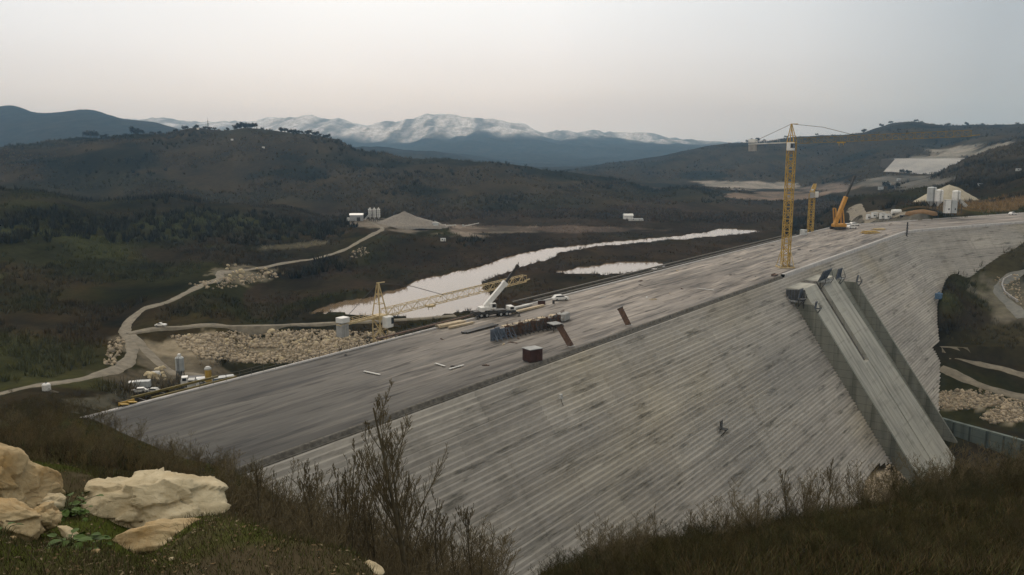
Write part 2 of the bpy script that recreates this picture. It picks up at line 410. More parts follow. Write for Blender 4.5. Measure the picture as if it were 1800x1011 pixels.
def terrain_z(x, y):
    x = np.atleast_1d(np.asarray(x, float)); y = np.atleast_1d(np.asarray(y, float)); yy = np.maximum(y, 0.9)
    u = np.clip(x / yy, -1.3, 1.3) * US; v = np.log(yy); o = np.empty(len(x))
    for i in range(0, len(x), 20000):
        q = np.c_[u[i:i + 20000], v[i:i + 20000]]
        r2 = ((q[:, None, :] - _X[None]) ** 2).sum(2)
        o[i:i + 20000] = _tps(r2) @ _W[:-3] + _W[-3] + q @ _W[-2:]
    z = o * (yy + 150) - 39.0
    # relief
    far = sstep(500, 1000, y); vfar = sstep(3500, 7000, y)
    z += far * (1 - vfar) * (fbm(x, y, 260, 5, 3) * 10 * sstep(-38, -8, z) + fbm(x, y, 60, 3, 5) * 2.0 * sstep(-39, -25, z))
    rid = 1 - np.abs(fbm(x, y, 1500, 5, 11)) * 2
    z += vfar * (rid - 0.6) * (30 + 50 * sstep(7600, 9500, y)) + vfar * (1 - np.abs(fbm(x, y, 420, 4, 14)) * 2 - .6) * 28 + sstep(2300, 3500, y) * (1 - vfar) * (1 - np.abs(fbm(x, y, 700, 4, 12)) * 2 - 0.6) * 22
    z += far * (1 - vfar) * sstep(-36, 5, z) * ((1 - np.abs(fbm(x, y * .4, 190, 3, 15)) * 2.2) - .5) * 13 * (1 - .5 * sstep(2000, 2600, y))      # spurs and gullies
    z += vfar * ((1 - np.abs(fbm(x, y * .22, 420, 4, 16)) * 2.2) - .5) * 48 * sstep(30, 160, z)
    mid = sstep(150, 330, y) * (1 - far)
    calm = sstep(295, 312, y) * (1 - sstep(375, 395, y)) * sstep(-.50, -.46, x / yy)                    # the causeway is level
    z += mid * (1 - calm) * sstep(-34, -20, z) * ((1 - np.abs(fbm(x, y * .5, 80, 3, 17)) * 2.2) - .5) * 3.5
    z += mid * (1 - calm * .92) * fbm(x, y, 45, 4, 21) * 2.2 * sstep(-40, -30, z)
    near = 1 - sstep(60, 150, y)
    z += near * fbm(x, y, 5, 4, 31) * 0.55 * sstep(6, 30, y) + (1 - sstep(8, 20, y)) * fbm(x, y, 0.9, 4, 33) * 0.055
    # flood plain and river bed
    fl = (y > 330) & (y < 1300) & (z < -36.5) & (x / yy > -0.32)
    z = np.where(fl, np.maximum(z, -39.3 + fbm(x, y, 25, 3, 41) * 0.5), z)
    wx = x + fbm(x, y, 14, 3, 43) * 4; wy = y + fbm(x, y, 18, 3, 44) * 7
    ins = inside(wx, wy, RIV[0]) | inside(wx, wy, RIV[1])
    z = np.where(ins, -41.6, z)
    # room for the dam
    sx = (x - O0[0]) * AX[0] + (y - O0[1]) * AX[1]; nx = (x - O0[0]) * NN[0] + (y - O0[1]) * NN[1]
    z = np.where((sx > 3) & (sx < SB + 20) & (nx > -WD - 2) & (nx < 0.5), np.minimum(z, -3 - np.minimum(sx, 20)), z)
    z = np.where((sx > 22) & (sx < SB + 40) & (nx > -70) & (nx <= -WD - 2), np.minimum(z, -6 + (nx + WD) * .5), z)
    z = np.where((sx > 70) & (sx < 258) & (nx > 0) & (nx < 34), np.minimum(z, -nx / KF - 3), z)
    if True:
        p2, t2, n2 = axis(SB + LB + 1)
        s2 = (x - p2[0]) * t2[0] + (y - p2[1]) * t2[1]; m2 = (x - p2[0]) * n2[0] + (y - p2[1]) * n2[1]
        z = np.where((s2 > -40) & (s2 < 200) & (m2 > -WD - 1) & (m2 < 0.5) & (y > 380), np.minimum(z, -1.2), z)
    return z
def tz(x, y): return float(terrain_z([x], [y])[0])
def ground(px, py, y0=100, y1=1400):               # where a line of sight meets the terrain
    ys = np.exp(np.linspace(math.log(y0), math.log(y1), 500)); d = ray(px, py)
    xs = ys * d[0] / d[1]; zs = H + ys * d[2] / d[1]; h = terrain_z(xs, ys)
    i = np.argmax(h >= zs) if (h >= zs).any() else int(np.argmin(zs - h))
    return Vector((xs[i], ys[i], h[i]))

# ------------------------------------------------------------------ terrain mesh and its colours
NU, NV = 600, 860
uu = np.linspace(-1.0, 1.0, NU); vv = np.linspace(math.log(1.1), math.log(13400), NV)
UU, VV = np.meshgrid(uu, vv); TY = np.exp(VV).ravel(); TX = UU.ravel() * TY
TZ = terrain_z(TX, TY)
def lerp3(a, b, t): return a * (1 - t[:, None]) + np.asarray(b)[None] * t[:, None]
def ground_colour(x, y, z):
    n1 = fbm(x, y, 60, 5, 51); n2 = fbm(x, y, 18, 4, 52); n3 = fbm(x, y, 140, 4, 53)
    C = np.tile(np.array([.036, .028, .016]), (len(x), 1))
    C = lerp3(C, (.032, .032, .012), sstep(-0.05, 0.35, n1 + 0.25 * sstep(-0.1, -.5, x / np.maximum(y, 1))) * 0.9 * (1 - sstep(700, 1000, y)))
    C = lerp3(C, (.052, .036, .018), sstep(0.1, 0.45, n3 + 0.3 * n2) * (y > 150) * (y < 700) * 0.7)
    C = lerp3(C, (.020, .018, .011), sstep(0.05, 0.4, -n2) * 0.7)
    mh = sstep(900, 1100, y)
    C = lerp3(C, (.052, .040, .022), mh * 0.9)
    C = lerp3(C, (.016, .017, .009), mh * sstep(0.0, .35, fbm(x, y, 120, 4, 57)) * .8)
    C = lerp3(C, (.036, .032, .018), mh * sstep(0.1, .4, fbm(x, y, 190, 4, 58)) * .6)
    C = lerp3(C, (.034, .032, .026), sstep(2200, 3000, y) * 0.75)
    C = lerp3(C, (.060, .062, .024), (1 - sstep(650, 900, y)) * (y > 200) * sstep(.12, .3, fbm(x, y, 90, 4, 59)) * sstep(-34, -26, z) * .8)      # meadows
    # flood plain: dead reeds and bare willow scrub
    fl = (z < -36.8) & (y > 380) & (y < 1700)
    C = lerp3(C, (.046, .033, .022), fl * (0.35 + 0.5 * sstep(-.3, .4, n2)))
    # snow on the far mountains
    sn = sstep(7300, 8100, y) * sstep(40, 190, z + 120 * fbm(x, y * .2, 300, 5, 61)) * (.30 + .70 * sstep(-.38, .22, fbm(x, y * .12, 110, 5, 62)))
    C = lerp3(C, (.60, .61, .65), sn)
    sn2 = sstep(6000, 6900, y) * (1 - sstep(8200, 9000, y)) * sstep(.30, .5, fbm(x, y, 300, 5, 63)) * sstep(20, 90, z) * .5
    px, py = proj(x, y, z)
    def patch(cx, cy, rx, ry, ylo, yhi, col, k=1.0, sl=0.0, ns=40, seed=70):
        nonlocal C
        e = ((px - cx) / rx) ** 2 + ((py - cy - sl * (px - cx)) / ry) ** 2 + fbm(x, y, ns, 5, seed) * 1.5
        C = lerp3(C, col, (1 - sstep(.55, 1.0, e)) * (y > ylo) * (y < yhi) * k)
    patch(1310, 326, 95, 8, 1200, 2400, (.30, .27, .23), .9, .02, 60, 71)
    patch(1370, 344, 90, 9, 1000, 2200, (.22, .17, .13), .8, -.02, 60, 72)
    patch(1460, 330, 60, 9, 1000, 2200, (.22, .18, .15), .7, -.05, 50, 73)
    patch(1640, 275, 75, 13, 1500, 2200, (.28, .26, .22), .9, -.22, 60, 74)
    patch(1755, 262, 70, 9, 1500, 2200, (.34, .31, .26), .9, -.2, 60, 75)
    patch(1600, 322, 110, 14, 1000, 1500, (.17, .16, .14), .8, .0, 40, 76)
    patch(1560, 376, 70, 5, 450, 640, (.17, .155, .13), .8, .0, 25, 77)
    patch(1720, 362, 130, 14, 480, 680, (.15, .098, .045), .85, -.06, 25, 78)
    patch(1560, 388, 110, 6, 440, 560, (.19, .175, .15), .8, .0, 25, 79)
    patch(820, 405, 125, 11, 650, 900, (.24, .20, .16), .95, .01, 30, 80)
    patch(960, 402, 200, 7, 700, 950, (.13, .10, .08), .8, .01, 30, 81)
    patch(655, 392, 50, 9, 650, 850, (.22, .19, .15), .9, .0, 20, 82)
    patch(430, 607, 185, 32, 295, 345, (.30, .25, .175), .95, -.04, 9, 83)
    patch(430, 483, 60, 17, 420, 520, (.30, .26, .19), .55, .0, 8, 84)
    patch(330, 655, 130, 30, 235, 300, (.12, .10, .07), .9, -.05, 12, 85)
    patch(160, 712, 60, 20, 150, 240, (.12, .11, .08), .8, -.15, 10, 86)
    patch(290, 640, 90, 22, 270, 320, (.17, .145, .105), .8, .45, 9, 87)
    patch(515, 432, 55, 5, 500, 800, (.15, .13, .085), .8, -.1, 15, 88)
    patch(1720, 705, 75, 14, 270, 330, (.34, .29, .21), .95, .02, 7, 89)
    patch(1790, 725, 60, 22, 240, 300, (.34, .29, .21), .95, .02, 7, 90)
    patch(1550, 850, 45, 30, 190, 240, (.34, .27, .18), .95, .0, 6, 91)
    patch(1770, 520, 60, 45, 350, 440, (.16, .145, .11), .7, .0, 12, 92)
    patch(1780, 440, 60, 50, 400, 480, (.085, .070, .036), .8, .0, 12, 93)
    patch(1760, 610, 90, 40, 320, 380, (.055, .046, .022), .7, .0, 12, 94)
    # close to the camera: soil, moss and grit
    nr = 1 - sstep(14, 30, y)
    g1 = fbm(x, y, 1.3, 4, 95); g2 = fbm(x, y, .28, 3, 96)
    C = lerp3(C, (.085, .068, .042), nr)
    C = lerp3(C, (.066, .080, .018), nr * sstep(-.35, .25, g1))
    C = lerp3(C, (.14, .115, .075), nr * sstep(.25, .5, g2) * .7)
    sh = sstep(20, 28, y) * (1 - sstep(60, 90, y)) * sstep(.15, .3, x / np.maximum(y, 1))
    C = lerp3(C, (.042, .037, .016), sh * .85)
    return C
idx = np.arange(NU * NV).reshape(NV, NU)
TF = np.c_[idx[:-1, :-1].ravel(), idx[:-1, 1:].ravel(), idx[1:, 1:].ravel(), idx[1:, :-1].ravel()]
M_ground = mat('soil_and_scrub', (1, 1, 1), 0.95, 0.4, 0.25, 0.0, attr='tint', spec=0.0, detail=9)
_gt = M_ground.node_tree; _gb = _gt.nodes['Principled BSDF']; _src = _gb.inputs['Base Color'].links[0].from_socket      # broad mottling: scrub, bare soil, drifts
_tc = _gt.nodes.new('ShaderNodeTexCoord'); _mp = _gt.nodes.new('ShaderNodeMapping'); _mp.inputs['Scale'].default_value = (.022, .007, .02); _gt.links.new(_tc.outputs['Object'], _mp.inputs[0])
_n = _gt.nodes.new('ShaderNodeTexNoise'); _n.inputs['Scale'].default_value = 1; _n.inputs['Detail'].default_value = 7; _n.inputs['Roughness'].default_value = .68; _gt.links.new(_mp.outputs[0], _n.inputs['Vector'])
_r = _gt.nodes.new('ShaderNodeValToRGB'); _r.color_ramp.elements[0].position = .34; _r.color_ramp.elements[0].color = (.50, .52, .50, 1); _r.color_ramp.elements[1].position = .64; _r.color_ramp.elements[1].color = (1.3, 1.27, 1.25, 1)
_gt.links.new(_n.outputs['Fac'], _r.inputs[0])
_x = _gt.nodes.new('ShaderNodeMix'); _x.data_type = 'RGBA'; _x.blend_type = 'MULTIPLY'; _x.inputs['Factor'].default_value = 1
_gt.links.new(_src, _x.inputs[6]); _gt.links.new(_r.outputs[0], _x.inputs[7]); _gt.links.new(_x.outputs[2], _gb.inputs['Base Color'])
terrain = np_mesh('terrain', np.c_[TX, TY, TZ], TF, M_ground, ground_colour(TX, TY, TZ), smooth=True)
terrain['kind'] = 'structure'

# river water
M_water = mat('muddy_water', (.195, .138, .085), 0.09, 0.1, 0.02, 0.0, spec=0.5)
_wn = M_water.node_tree
_b = _wn.nodes.new('ShaderNodeBump'); _b.inputs['Strength'].default_value = 0.07; _b.inputs['Distance'].default_value = 0.05
_n = _wn.nodes.new('ShaderNodeTexNoise'); _n.inputs['Scale'].default_value = 0.9
_t = _wn.nodes.new('ShaderNodeTexCoord'); _wn.links.new(_t.outputs['Object'], _n.inputs['Vector'])
_wn.links.new(_n.outputs['Fac'], _b.inputs['Height']); _wn.links.new(_b.outputs[0], _wn.nodes['Principled BSDF'].inputs['Normal'])
wm = MB(); wm.add([(-160, 340, ZW), (40, 340, ZW), (420, 560, ZW), (420, 1000, ZW), (-60, 1000, ZW), (-160, 560, ZW)], [tuple(range(6))])
o = wm.build('water', M_water); o['kind'] = 'structure'

# roads
M_dirt = mat('packed_gravel', (.17, .145, .105), 0.95, 0.3, 0.35, 0.15)
def road(name, pts, width, m=M_dirt, up=0.22, bank=False):
    P = [Vector(p) if bank else Vector((p[0], p[1], 0)) for p in pts]; L = [P[0]]
    for i in range(len(P) - 1):                                   # Catmull-Rom through the points
        p0, p1, p2, p3 = P[max(i - 1, 0)], P[i], P[i + 1], P[min(i + 2, len(P) - 1)]
        k = max(2, int((p2 - p1).length / 2.5))
        for j in range(1, k + 1):
            t = j / k
            L.append(0.5 * ((2 * p1) + (p2 - p0) * t + (2 * p0 - 5 * p1 + 4 * p2 - p3) * t * t + (3 * p1 - p0 - 3 * p2 + p3) * t ** 3))
    V = []; K = 7
    for i, p in enumerate(L):
        d = (L[min(i + 1, len(L) - 1)] - L[max(i - 1, 0)]).normalized(); nrm = Vector((d.y, -d.x, 0))
        wv = width * (1 + 0.12 * math.sin(i * 0.7) + 0.1 * math.sin(i * 0.23) + random.uniform(-.14, .14))
        for j in range(K): V.append(p + nrm * (j / (K - 1) - .5) * wv)
    X = np.array([q[0] for q in V]); Y = np.array([q[1] for q in V]); Z = terrain_z(X, Y) + up
    if bank: Z = np.maximum(Z, np.array([q[2] for q in V]) + up)                      # a raised bank keeps its own level
    for e_ in (0, K - 1): Z[e_::K] = terrain_z(X[e_::K], Y[e_::K]) - .4
    id_ = np.arange(len(V)).reshape(-1, K)
    Fq = np.c_[id_[:-1, :-1].ravel(), id_[:-1, 1:].ravel(), id_[1:, 1:].ravel(), id_[1:, :-1].ravel()]
    o = np_mesh(name, np.c_[X, Y, Z], Fq, m, smooth=True); o['kind'] = 'structure'; return o
R1 = [Q(*q) for q in ((-250, 712, 205), (0, 690, 214), (100, 672, 232), (200, 648, 263), (232, 615, 297), (220, 578, 328), (250, 545, 356), (330, 515, 402), (383, 494, 445), (392, 482, 478), (440, 470, 510), (500, 462, 542), (600, 440, 612), (655, 416, 680), (672, 402, 715), (650, 392, 750))]
road('road', R1, 5.2)
road('road', [Q(*q) for q in ((225, 592, 318), (280, 578, 326), (400, 575, 345), (500, 573, 354), (600, 568, 364), (740, 561, 374), (800, 557, 380))], 4.6, up=.5, bank=True)
road('road', [Q(*q) for q in ((222, 588, 320), (250, 610, 305), (280, 632, 292), (320, 652, 280), (360, 655, 282), (420, 655, 285))], 4.8)
road('road', [ground(*q, 250, 500) for q in ((1655, 618), (1700, 632), (1760, 648), (1860, 668))], 6)
road('road', [ground(*q, 250, 500) for q in ((1652, 648), (1700, 668), (1760, 690), (1860, 705))], 6)
road('road', [ground(*q, 480, 900) for q in ((1640, 376), (1590, 376), (1540, 372), (1510, 366), (1495, 368), (1500, 380), (1530, 392))], 8)
road('road', [ground(*q, 330, 520) for q in ((1800, 560), (1775, 535), (1757, 515), (1765, 495), (1800, 478), (1850, 470))], 6, mat('grey_track', (.15, .145, .125), .95, .2, .4))

# ------------------------------------------------------------------ concrete
def concrete_uv(name, base, lo, hi, sx, sy, streak=0.5, bands=None, rough=0.9):
    """concrete with stains stretched along the dam axis (UV in metres: along, across)"""
    m = bpy.data.materials.new(name); m.use_nodes = True; t = m.node_tree; b = t.nodes['Principled BSDF']
    b.inputs['Roughness'].default_value = rough; b.inputs['Specular IOR Level'].default_value = 0.25
    uv = t.nodes.new('ShaderNodeTexCoord'); L = t.links.new
    def nz(sc, det, rg, seed):
        mp = t.nodes.new('ShaderNodeMapping'); mp.inputs['Scale'].default_value = (sc[0], sc[1], 1); mp.inputs['Location'].default_value = (seed, seed * 1.7, 0)
        L(uv.outputs['UV'], mp.inputs['Vector'])
        n = t.nodes.new('ShaderNodeTexNoise'); n.inputs['Scale'].default_value = 1; n.inputs['Detail'].default_value = det; n.inputs['Roughness'].default_value = rg
        L(mp.outputs[0], n.inputs['Vector']); return n.outputs['Fac']
    def ramp(src, stops):
        r = t.nodes.new('ShaderNodeValToRGB')
        while len(r.color_ramp.elements) < len(stops): r.color_ramp.elements.new(0.5)
        for e, (p, cc) in zip(r.color_ramp.elements, stops): e.position = p; e.color = (*cc, 1)
        L(src, r.inputs[0]); return r.outputs[0]
    def mult(a, b_, f=1.0):
        x = t.nodes.new('ShaderNodeMix'); x.data_type = 'RGBA'; x.blend_type = 'MULTIPLY'; x.inputs['Factor'].default_value = f
        L(a, x.inputs[6]); L(b_, x.inputs[7]); return x.outputs[2]
    c0 = ramp(nz((sx, sy), 7, .62, 3.1), [(0.30, lo), (0.46, base), (0.60, base), (0.74, hi)])
    c1 = ramp(nz((sx * 4, sy * 3), 5, .6, 9.7), [(0.25, (.72, .72, .73)), (0.7, (1.12, 1.11, 1.1))])
    c2 = ramp(nz((.012, .03), 3, .5, 5.5), [(0.3, (.78, .79, .80)), (0.7, (1.12, 1.1, 1.08))])
    c = mult(mult(c0, c1, streak), c2)
    if bands:
        c = bands(t, L, uv, nz, ramp, mult, c)
    L(c, b.inputs['Base Color'])
    bp = t.nodes.new('ShaderNodeBump'); bp.inputs['Strength'].default_value = .35; bp.inputs['Distance'].default_value = .08
    L(nz((1.2, 1.2), 6, .6, 1.2), bp.inputs['Height']); L(bp.outputs[0], b.inputs['Normal'])
    return m
def puddles(t, L, uv, nz, ramp, mult, c):
    d = ramp(nz((.026, .36), 8, .66, 21.0), [(0.36, (.34, .34, .35)), (0.43, (.66, .65, .64)), (0.50, (1, 1, 1))])
    d2 = ramp(nz((.075, .55), 7, .62, 25.0), [(0.36, (.30, .29, .28)), (0.41, (.75, .74, .73)), (0.47, (1, 1, 1))])
    g = ramp(nz((.03, .5), 6, .62, 31.0), [(0.53, (1, 1, 1)), (0.58, (1.3, 1.29, 1.27)), (.68, (1.7, 1.68, 1.65))])
    w_ = ramp(nz((.014, .10), 5, .6, 27.0), [(0.40, (.58, .58, .58)), (0.53, (1, 1, 1))])
    sx_ = t.nodes.new('ShaderNodeSeparateXYZ'); L(uv.outputs['UV'], sx_.inputs[0])                                            # the near end is still wet
    mr = t.nodes.new('ShaderNodeMapRange'); mr.inputs[1].default_value = 5; mr.inputs[2].default_value = 115; L(sx_.outputs['X'], mr.inputs[0])
    e_ = ramp(mr.outputs[0], [(0, (.25, .26, .245)), (.45, (.56, .56, .545)), (1, (1.06, 1.035, 1.0))])
    return mult(mult(mult(mult(mult(c, d), d2), g), w_), e_)
def face_bands(t, L, uv, nz, ramp, mult, c):
    br = t.nodes.new('ShaderNodeTexBrick'); br.inputs['Scale'].default_value = 1; br.offset = .37
    br.inputs['Color1'].default_value = (1.07, 1.07, 1.06, 1); br.inputs['Color2'].default_value = (.84, .84, .84, 1); br.inputs['Mortar'].default_value = (.72, .72, .70, 1)
    br.inputs['Mortar Size'].default_value = .06; br.inputs['Brick Width'].default_value = 23.0; br.inputs['Row Height'].default_value = 5.46; br.inputs['Bias'].default_value = -.1
    L(uv.outputs['UV'], br.inputs['Vector'])
    v = ramp(nz((.16, .01), 5, .6, 41.0), [(0.34, (.86, .86, .85)), (0.46, (1, 1, 1)), (0.66, (1, 1, 1)), (0.76, (1.2, 1.19, 1.17))])        # runs down the slope
    d = ramp(nz((.075, .62), 7, .66, 51.0), [(0.34, (.40, .40, .38)), (0.41, (.82, .82, .81)), (.47, (1, 1, 1))])                          # dark damp steps
    h = ramp(nz((.012, 1.28), 4, .6, 57.0), [(0.33, (.74, .74, .73)), (0.45, (1, 1, 1)), (.66, (1.16, 1.16, 1.14))])                         # lift by lift
    p = ramp(nz((.10, .09), 5, .6, 59.0), [(0.62, (1, 1, 1)), (0.72, (1.22, 1.21, 1.2))])
    y = ramp(nz((.02, .03), 3, .5, 61.0), [(0.5, (1, 1, 1)), (0.72, (1.03, .985, .86))])
    return mult(mult(mult(mult(mult(mult(c, br.outputs['Color'], .9), v, .9), d, .95), h, .9), p), y)
def rib_lines(t, L, uv, nz, ramp, mult, c):
    a = ramp(nz((.5, .03), 5, .6, 81.0), [(0.36, (.72, .72, .71)), (0.5, (1, 1, 1)), (.7, (1.12, 1.12, 1.1))])
    h = ramp(nz((.05, .5), 4, .6, 83.0), [(0.34, (.78, .78, .77)), (0.46, (1, 1, 1))])
    return mult(mult(c, a), h)
def panel_lines(t, L, uv, nz, ramp, mult, c):
    br = t.nodes.new('ShaderNodeTexBrick'); br.inputs['Scale'].default_value = 1
    br.inputs['Color1'].default_value = (1, 1, 1, 1); br.inputs['Color2'].default_value = (.86, .87, .87, 1); br.inputs['Mortar'].default_value = (.40, .40, .39, 1)
    br.inputs['Mortar Size'].default_value = .05; br.inputs['Brick Width'].default_value = 6.0; br.inputs['Row Height'].default_value = 2.4; br.offset = .0
    L(uv.outputs['UV'], br.inputs['Vector'])
    s_ = ramp(nz((.35, .02), 4, .6, 71.0), [(0.36, (.52, .52, .50)), (0.52, (1, 1, 1))])
    return mult(mult(c, br.outputs['Color'], .9), s_, .8)
M_deck = concrete_uv('deck_concrete', (.245, .222, .198), (.135, .127, .12), (.34, .315, .285), .035, .32, .9, puddles, .75)
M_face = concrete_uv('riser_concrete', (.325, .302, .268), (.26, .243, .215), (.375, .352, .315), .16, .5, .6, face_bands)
M_tread = concrete_uv('lit_tread_concrete', (.42, .388, .345), (.31, .288, .26), (.50, .47, .43), .08, .5, .5, face_bands)  # paler than the risers: the treads' stronger sky light is put into the colour
M_wall = concrete_uv('shuttered_concrete', (.235, .235, .195), (.18, .18, .15), (.285, .28, .24), .1, .1, .5, panel_lines)
M_ramp = concrete_uv('smooth_concrete', (.40, .39, .34), (.29, .285, .245), (.48, .465, .41), .12, .05, .6, rib_lines)
M_kerb = mat('kerb_concrete', (.36, .34, .32), .9, .2, .5, .2)
M_rough = mat('rough_joint', (.105, .095, .08), .95, .45, 1.2, .4)

dam_o = Vector((O0[0], O0[1], 0))
dam = thing('dam', 'huge grey concrete dam with stepped downstream face and flat unfinished deck', 'dam', dam_o)
SS = np.arange(-14, 560, 3.0)
def strip(prof_fn, name, m, svals=SS, m2=None):
    """sweep a profile (list of (n, z, v)) along the dam; faces between neighbouring profile points"""
    V = []; UV = []; k = None
    for s in svals:
        pr = prof_fn(s); k = len(pr)
        for n_, z_, v_ in pr:
            p = dam_pt(s, n_, z_) - dam_o; V.append(p[:]); UV.append((s, v_))
    id_ = np.arange(len(V)).reshape(-1, k)
    Fq = np.c_[id_[:-1, :-1].ravel(), id_[:-1, 1:].ravel(), id_[1:, 1:].ravel(), id_[1:, :-1].ravel()]
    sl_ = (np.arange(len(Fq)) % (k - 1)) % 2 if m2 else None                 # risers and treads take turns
    return np_mesh(name, V, Fq, m, parent=dam, uv=UV, m2=m2, slot=sl_)
strip(lambda s: [(-WD + i * (WD - 1.2) / 18, 0.06 * math.sin(s * .21 + i) * (0 < i < 18), i * 2.0) for i in range(19)], 'deck', M_deck)
# stepped downstream face
HS, NS = 0.78, 84
offs = RNG.normal(0, .05, (400, NS + 1)) + RNG.normal(0, .06, (1, NS + 1)); offs[:, ::11] += RNG.normal(0, .06, (400, len(range(0, NS + 1, 11))))
def steps(s):
    i = int((s + 20) / 9); r = []
    for k in range(NS):
        n_ = KF * HS * k + offs[i, k] * (k > 0); z_ = -HS * k
        n2 = KF * HS * (k + 1) + offs[i, k + 1]
        if k == 0: r.append((n_, z_ - .5, 0))
        r.append((n_, z_ - HS, z_ - HS)); r.append((n2, z_ - HS, z_ - HS - .3))
    return r
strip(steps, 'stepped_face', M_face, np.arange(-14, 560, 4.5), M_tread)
# crest edge: rough joint on the near half, a pale kerb further on
strip(lambda s: [(-1.2, 0, 0), (-.5, 0, .4), (-.46, -.5, .9), (0.02, -.55, 1.6), (0.02, -.9, 2)], 'edge_joint', M_rough, np.arange(-14, 203, 3))
def kerb(s): return [(-1.2, 0, 0), (-1.2, .38, .4), (.06, .38, 1.6), (.06, -1.0, 3)]
strip(kerb, 'kerb', M_kerb, np.arange(203, 560, 3))
strip(lambda s: [(-WD - .7, -2.0, 0), (-WD - .7, .22, 2), (-WD + .1, .22, 3), (-WD + .1, -.05, 3.3)], 'upstream_kerb', M_kerb)
strip(lambda s: [(-WD - .68, -1.9, 0), (-WD - .68, -60, 58)], 'upstream_wall', M_wall)
# block with two chutes standing on the face
def block(s0, s1, pr, zt, zb, name, m, s1b=None, depth=9.0):
    s1b = s1b or s1; mb = MB(); uv = []
    def q(s, pp, z): return dam_pt(s, KF * -z + pp, z) - dam_o
    K = 14; V = []
    for i in range(K + 1):
        f = i / K; z = zt + (zb - zt) * f; e = s1 + (s1b - s1) * f
        V += [q(s0, pr, z), q(e, pr, z), q(e, -depth, z), q(s0, -depth, z)]
        uv += [(s0, z), (e, z), (s0 + 40 + depth, z), (s0 + 40 - pr, z)]
    # separate copies so that sides and top carry their own UVs
    def sheet(get, uvf):
        o = len(mb.v); vs = []
        for i in range(K + 1):
            f = i / K; z = zt + (zb - zt) * f
            a, b = get(z, s1 + (s1b - s1) * f); vs += [a, b]; mb_uv.extend(uvf(z, f))
        mb.add(vs, [(2 * i, 2 * i + 1, 2 * i + 3, 2 * i + 2) for i in range(K)])
    mb_uv = []
    sheet(lambda z, e: (q(s0, pr, z), q(e, pr, z)), lambda z, f: [(0, z * 1.22), (s1 - s0, z * 1.22)])
    sheet(lambda z, e: (q(s0, -depth, z), q(s0, pr, z)), lambda z, f: [(KF * -z - depth, z), (KF * -z + pr, z)])
    sheet(lambda z, e: (q(e, pr, z), q(e, -depth, z)), lambda z, f: [(KF * -z + pr, z), (KF * -z - depth, z)])
    o = len(mb.v)
    for z in (zt, zb):
        mb.add([q(s0, pr, z), q(s0, -depth, z), q(s1 if z == zt else s1b, -depth, z), q(s1 if z == zt else s1b, pr, z)], [(0, 1, 2, 3)]); mb_uv += [(0, 0), (0, 14), (12, 14), (12, 0)]
    mb.uv = mb_uv
    return mb.build(name, m, dam)
block(199, 212.5, 5.0, -3.2, -62, 'chute_slab', M_ramp)
block(212.5, 217.5, 3.6, -3.2, -27, 'chute_slot', M_rough)
block(212.5, 217.5, 4.8, -27, -62, 'chute_slab', M_ramp)
block(217.5, 232, 5.0, -3.0, -62, 'chute_slab', M_ramp, 239)
block(197.9, 199, 5.35, -7.6, -62, 'side_wall', M_wall, depth=12)
block(249.4, 250.6, 5.2, -7.2, -62, 'side_wall', M_wall, depth=12)
mbs = MB(); mbs.uv = []                                         # floor of the gap beside the chute
for i in range(15):
    z = -3 - i * 3.9
    for s in (231, 250): mbs.v.append(tuple(dam_pt(s, -KF * z + 1.0, z) - dam_o)); mbs.uv.append((s, z))
mbs.f = [(2 * i, 2 * i + 1, 2 * i + 3, 2 * i + 2) for i in range(14)]
mbs.build('gap_floor', M_wall, dam)

# basin wall at the foot of the chutes
M_green = concrete_uv('green_grey_concrete', (.15, .175, .155), (.11, .13, .115), (.19, .21, .19), .1, .1, .5, panel_lines)
bw0, bw1 = Vector((150, 284, -53.2)), at(1900, 800, -53)
bw = thing('basin_wall', 'long greenish concrete basin wall at the foot of the dam', 'wall', bw0)
d_ = bw1 - bw0; L_ = d_.xy.length; u_ = Vector((d_.x, d_.y, 0)).normalized(); nrm_ = Vector((u_.y, -u_.x, 0))
m_ = MB(); m_.uv = []
K_ = 30
for i in range(K_ + 1):
    p = u_ * L_ * i / K_
    for off, z in ((.7, -12), (.7, -.0), (-.7, .0), (-.7, -12)):
        m_.v.append(tuple(p + nrm_ * off + Vector((0, 0, z)))); m_.uv.append((L_ * i / K_, z + off))
for i in range(K_):
    for j in range(3): m_.f.append((i * 4 + j, i * 4 + j + 1, i * 4 + 5 + j, i * 4 + 4 + j))
m_.build('wall', M_green, bw)
m_ = MB()
for i in range(1, 8): m_.box(u_ * (L_ * i / 8) + nrm_ * .85 + Vector((0, 0, -6.2)), (.5, .3, 12), math.atan2(u_.y, u_.x))
m_.build('pilaster', M_green, bw)

# ------------------------------------------------------------------ materials of the things on the site
M_yellow = mat('crane_yellow', (.42, .27, .06), .55, .25, .8)
M_dull = mat('dull_yellow', (.22, .165, .07), .7, .25, .8)
M_faded = mat('faded_yellow', (.50, .38, .20), .6, .25, .8)
M_oldy = mat('dirty_yellow', (.13, .10, .03), .8, .3, .8)
M_orange = mat('crane_orange', (.50, .25, .05), .5, .2, .8)
M_white = mat('white_paint', (.68, .66, .62), .45, .12, .9)
M_dirty = mat('dirty_white', (.50, .49, .46), .7, .2, .6)
M_dark = mat('dark_steel', (.045, .043, .04), .6, .3, 1.5)
M_black = mat('black_rubber', (.025, .025, .025), .8, .2, 2)
M_glass = mat('dark_glass', (.03, .035, .04), .08, .1, 1, spec=.6)
M_rust = mat('rusty_steel', (.105, .062, .042), .8, .35, 2.0, .2)
M_redbox = mat('brown_red_paint', (.062, .031, .024), .7, .3, 1.2)
M_grey = mat('grey_panel', (.30, .30, .29), .7, .2, 1.0)
M_galv = mat('galvanised_sheet', (.40, .41, .40), .5, .15, .7)
M_wood = mat('pale_timber', (.46, .37, .25), .8, .2, 1.5)
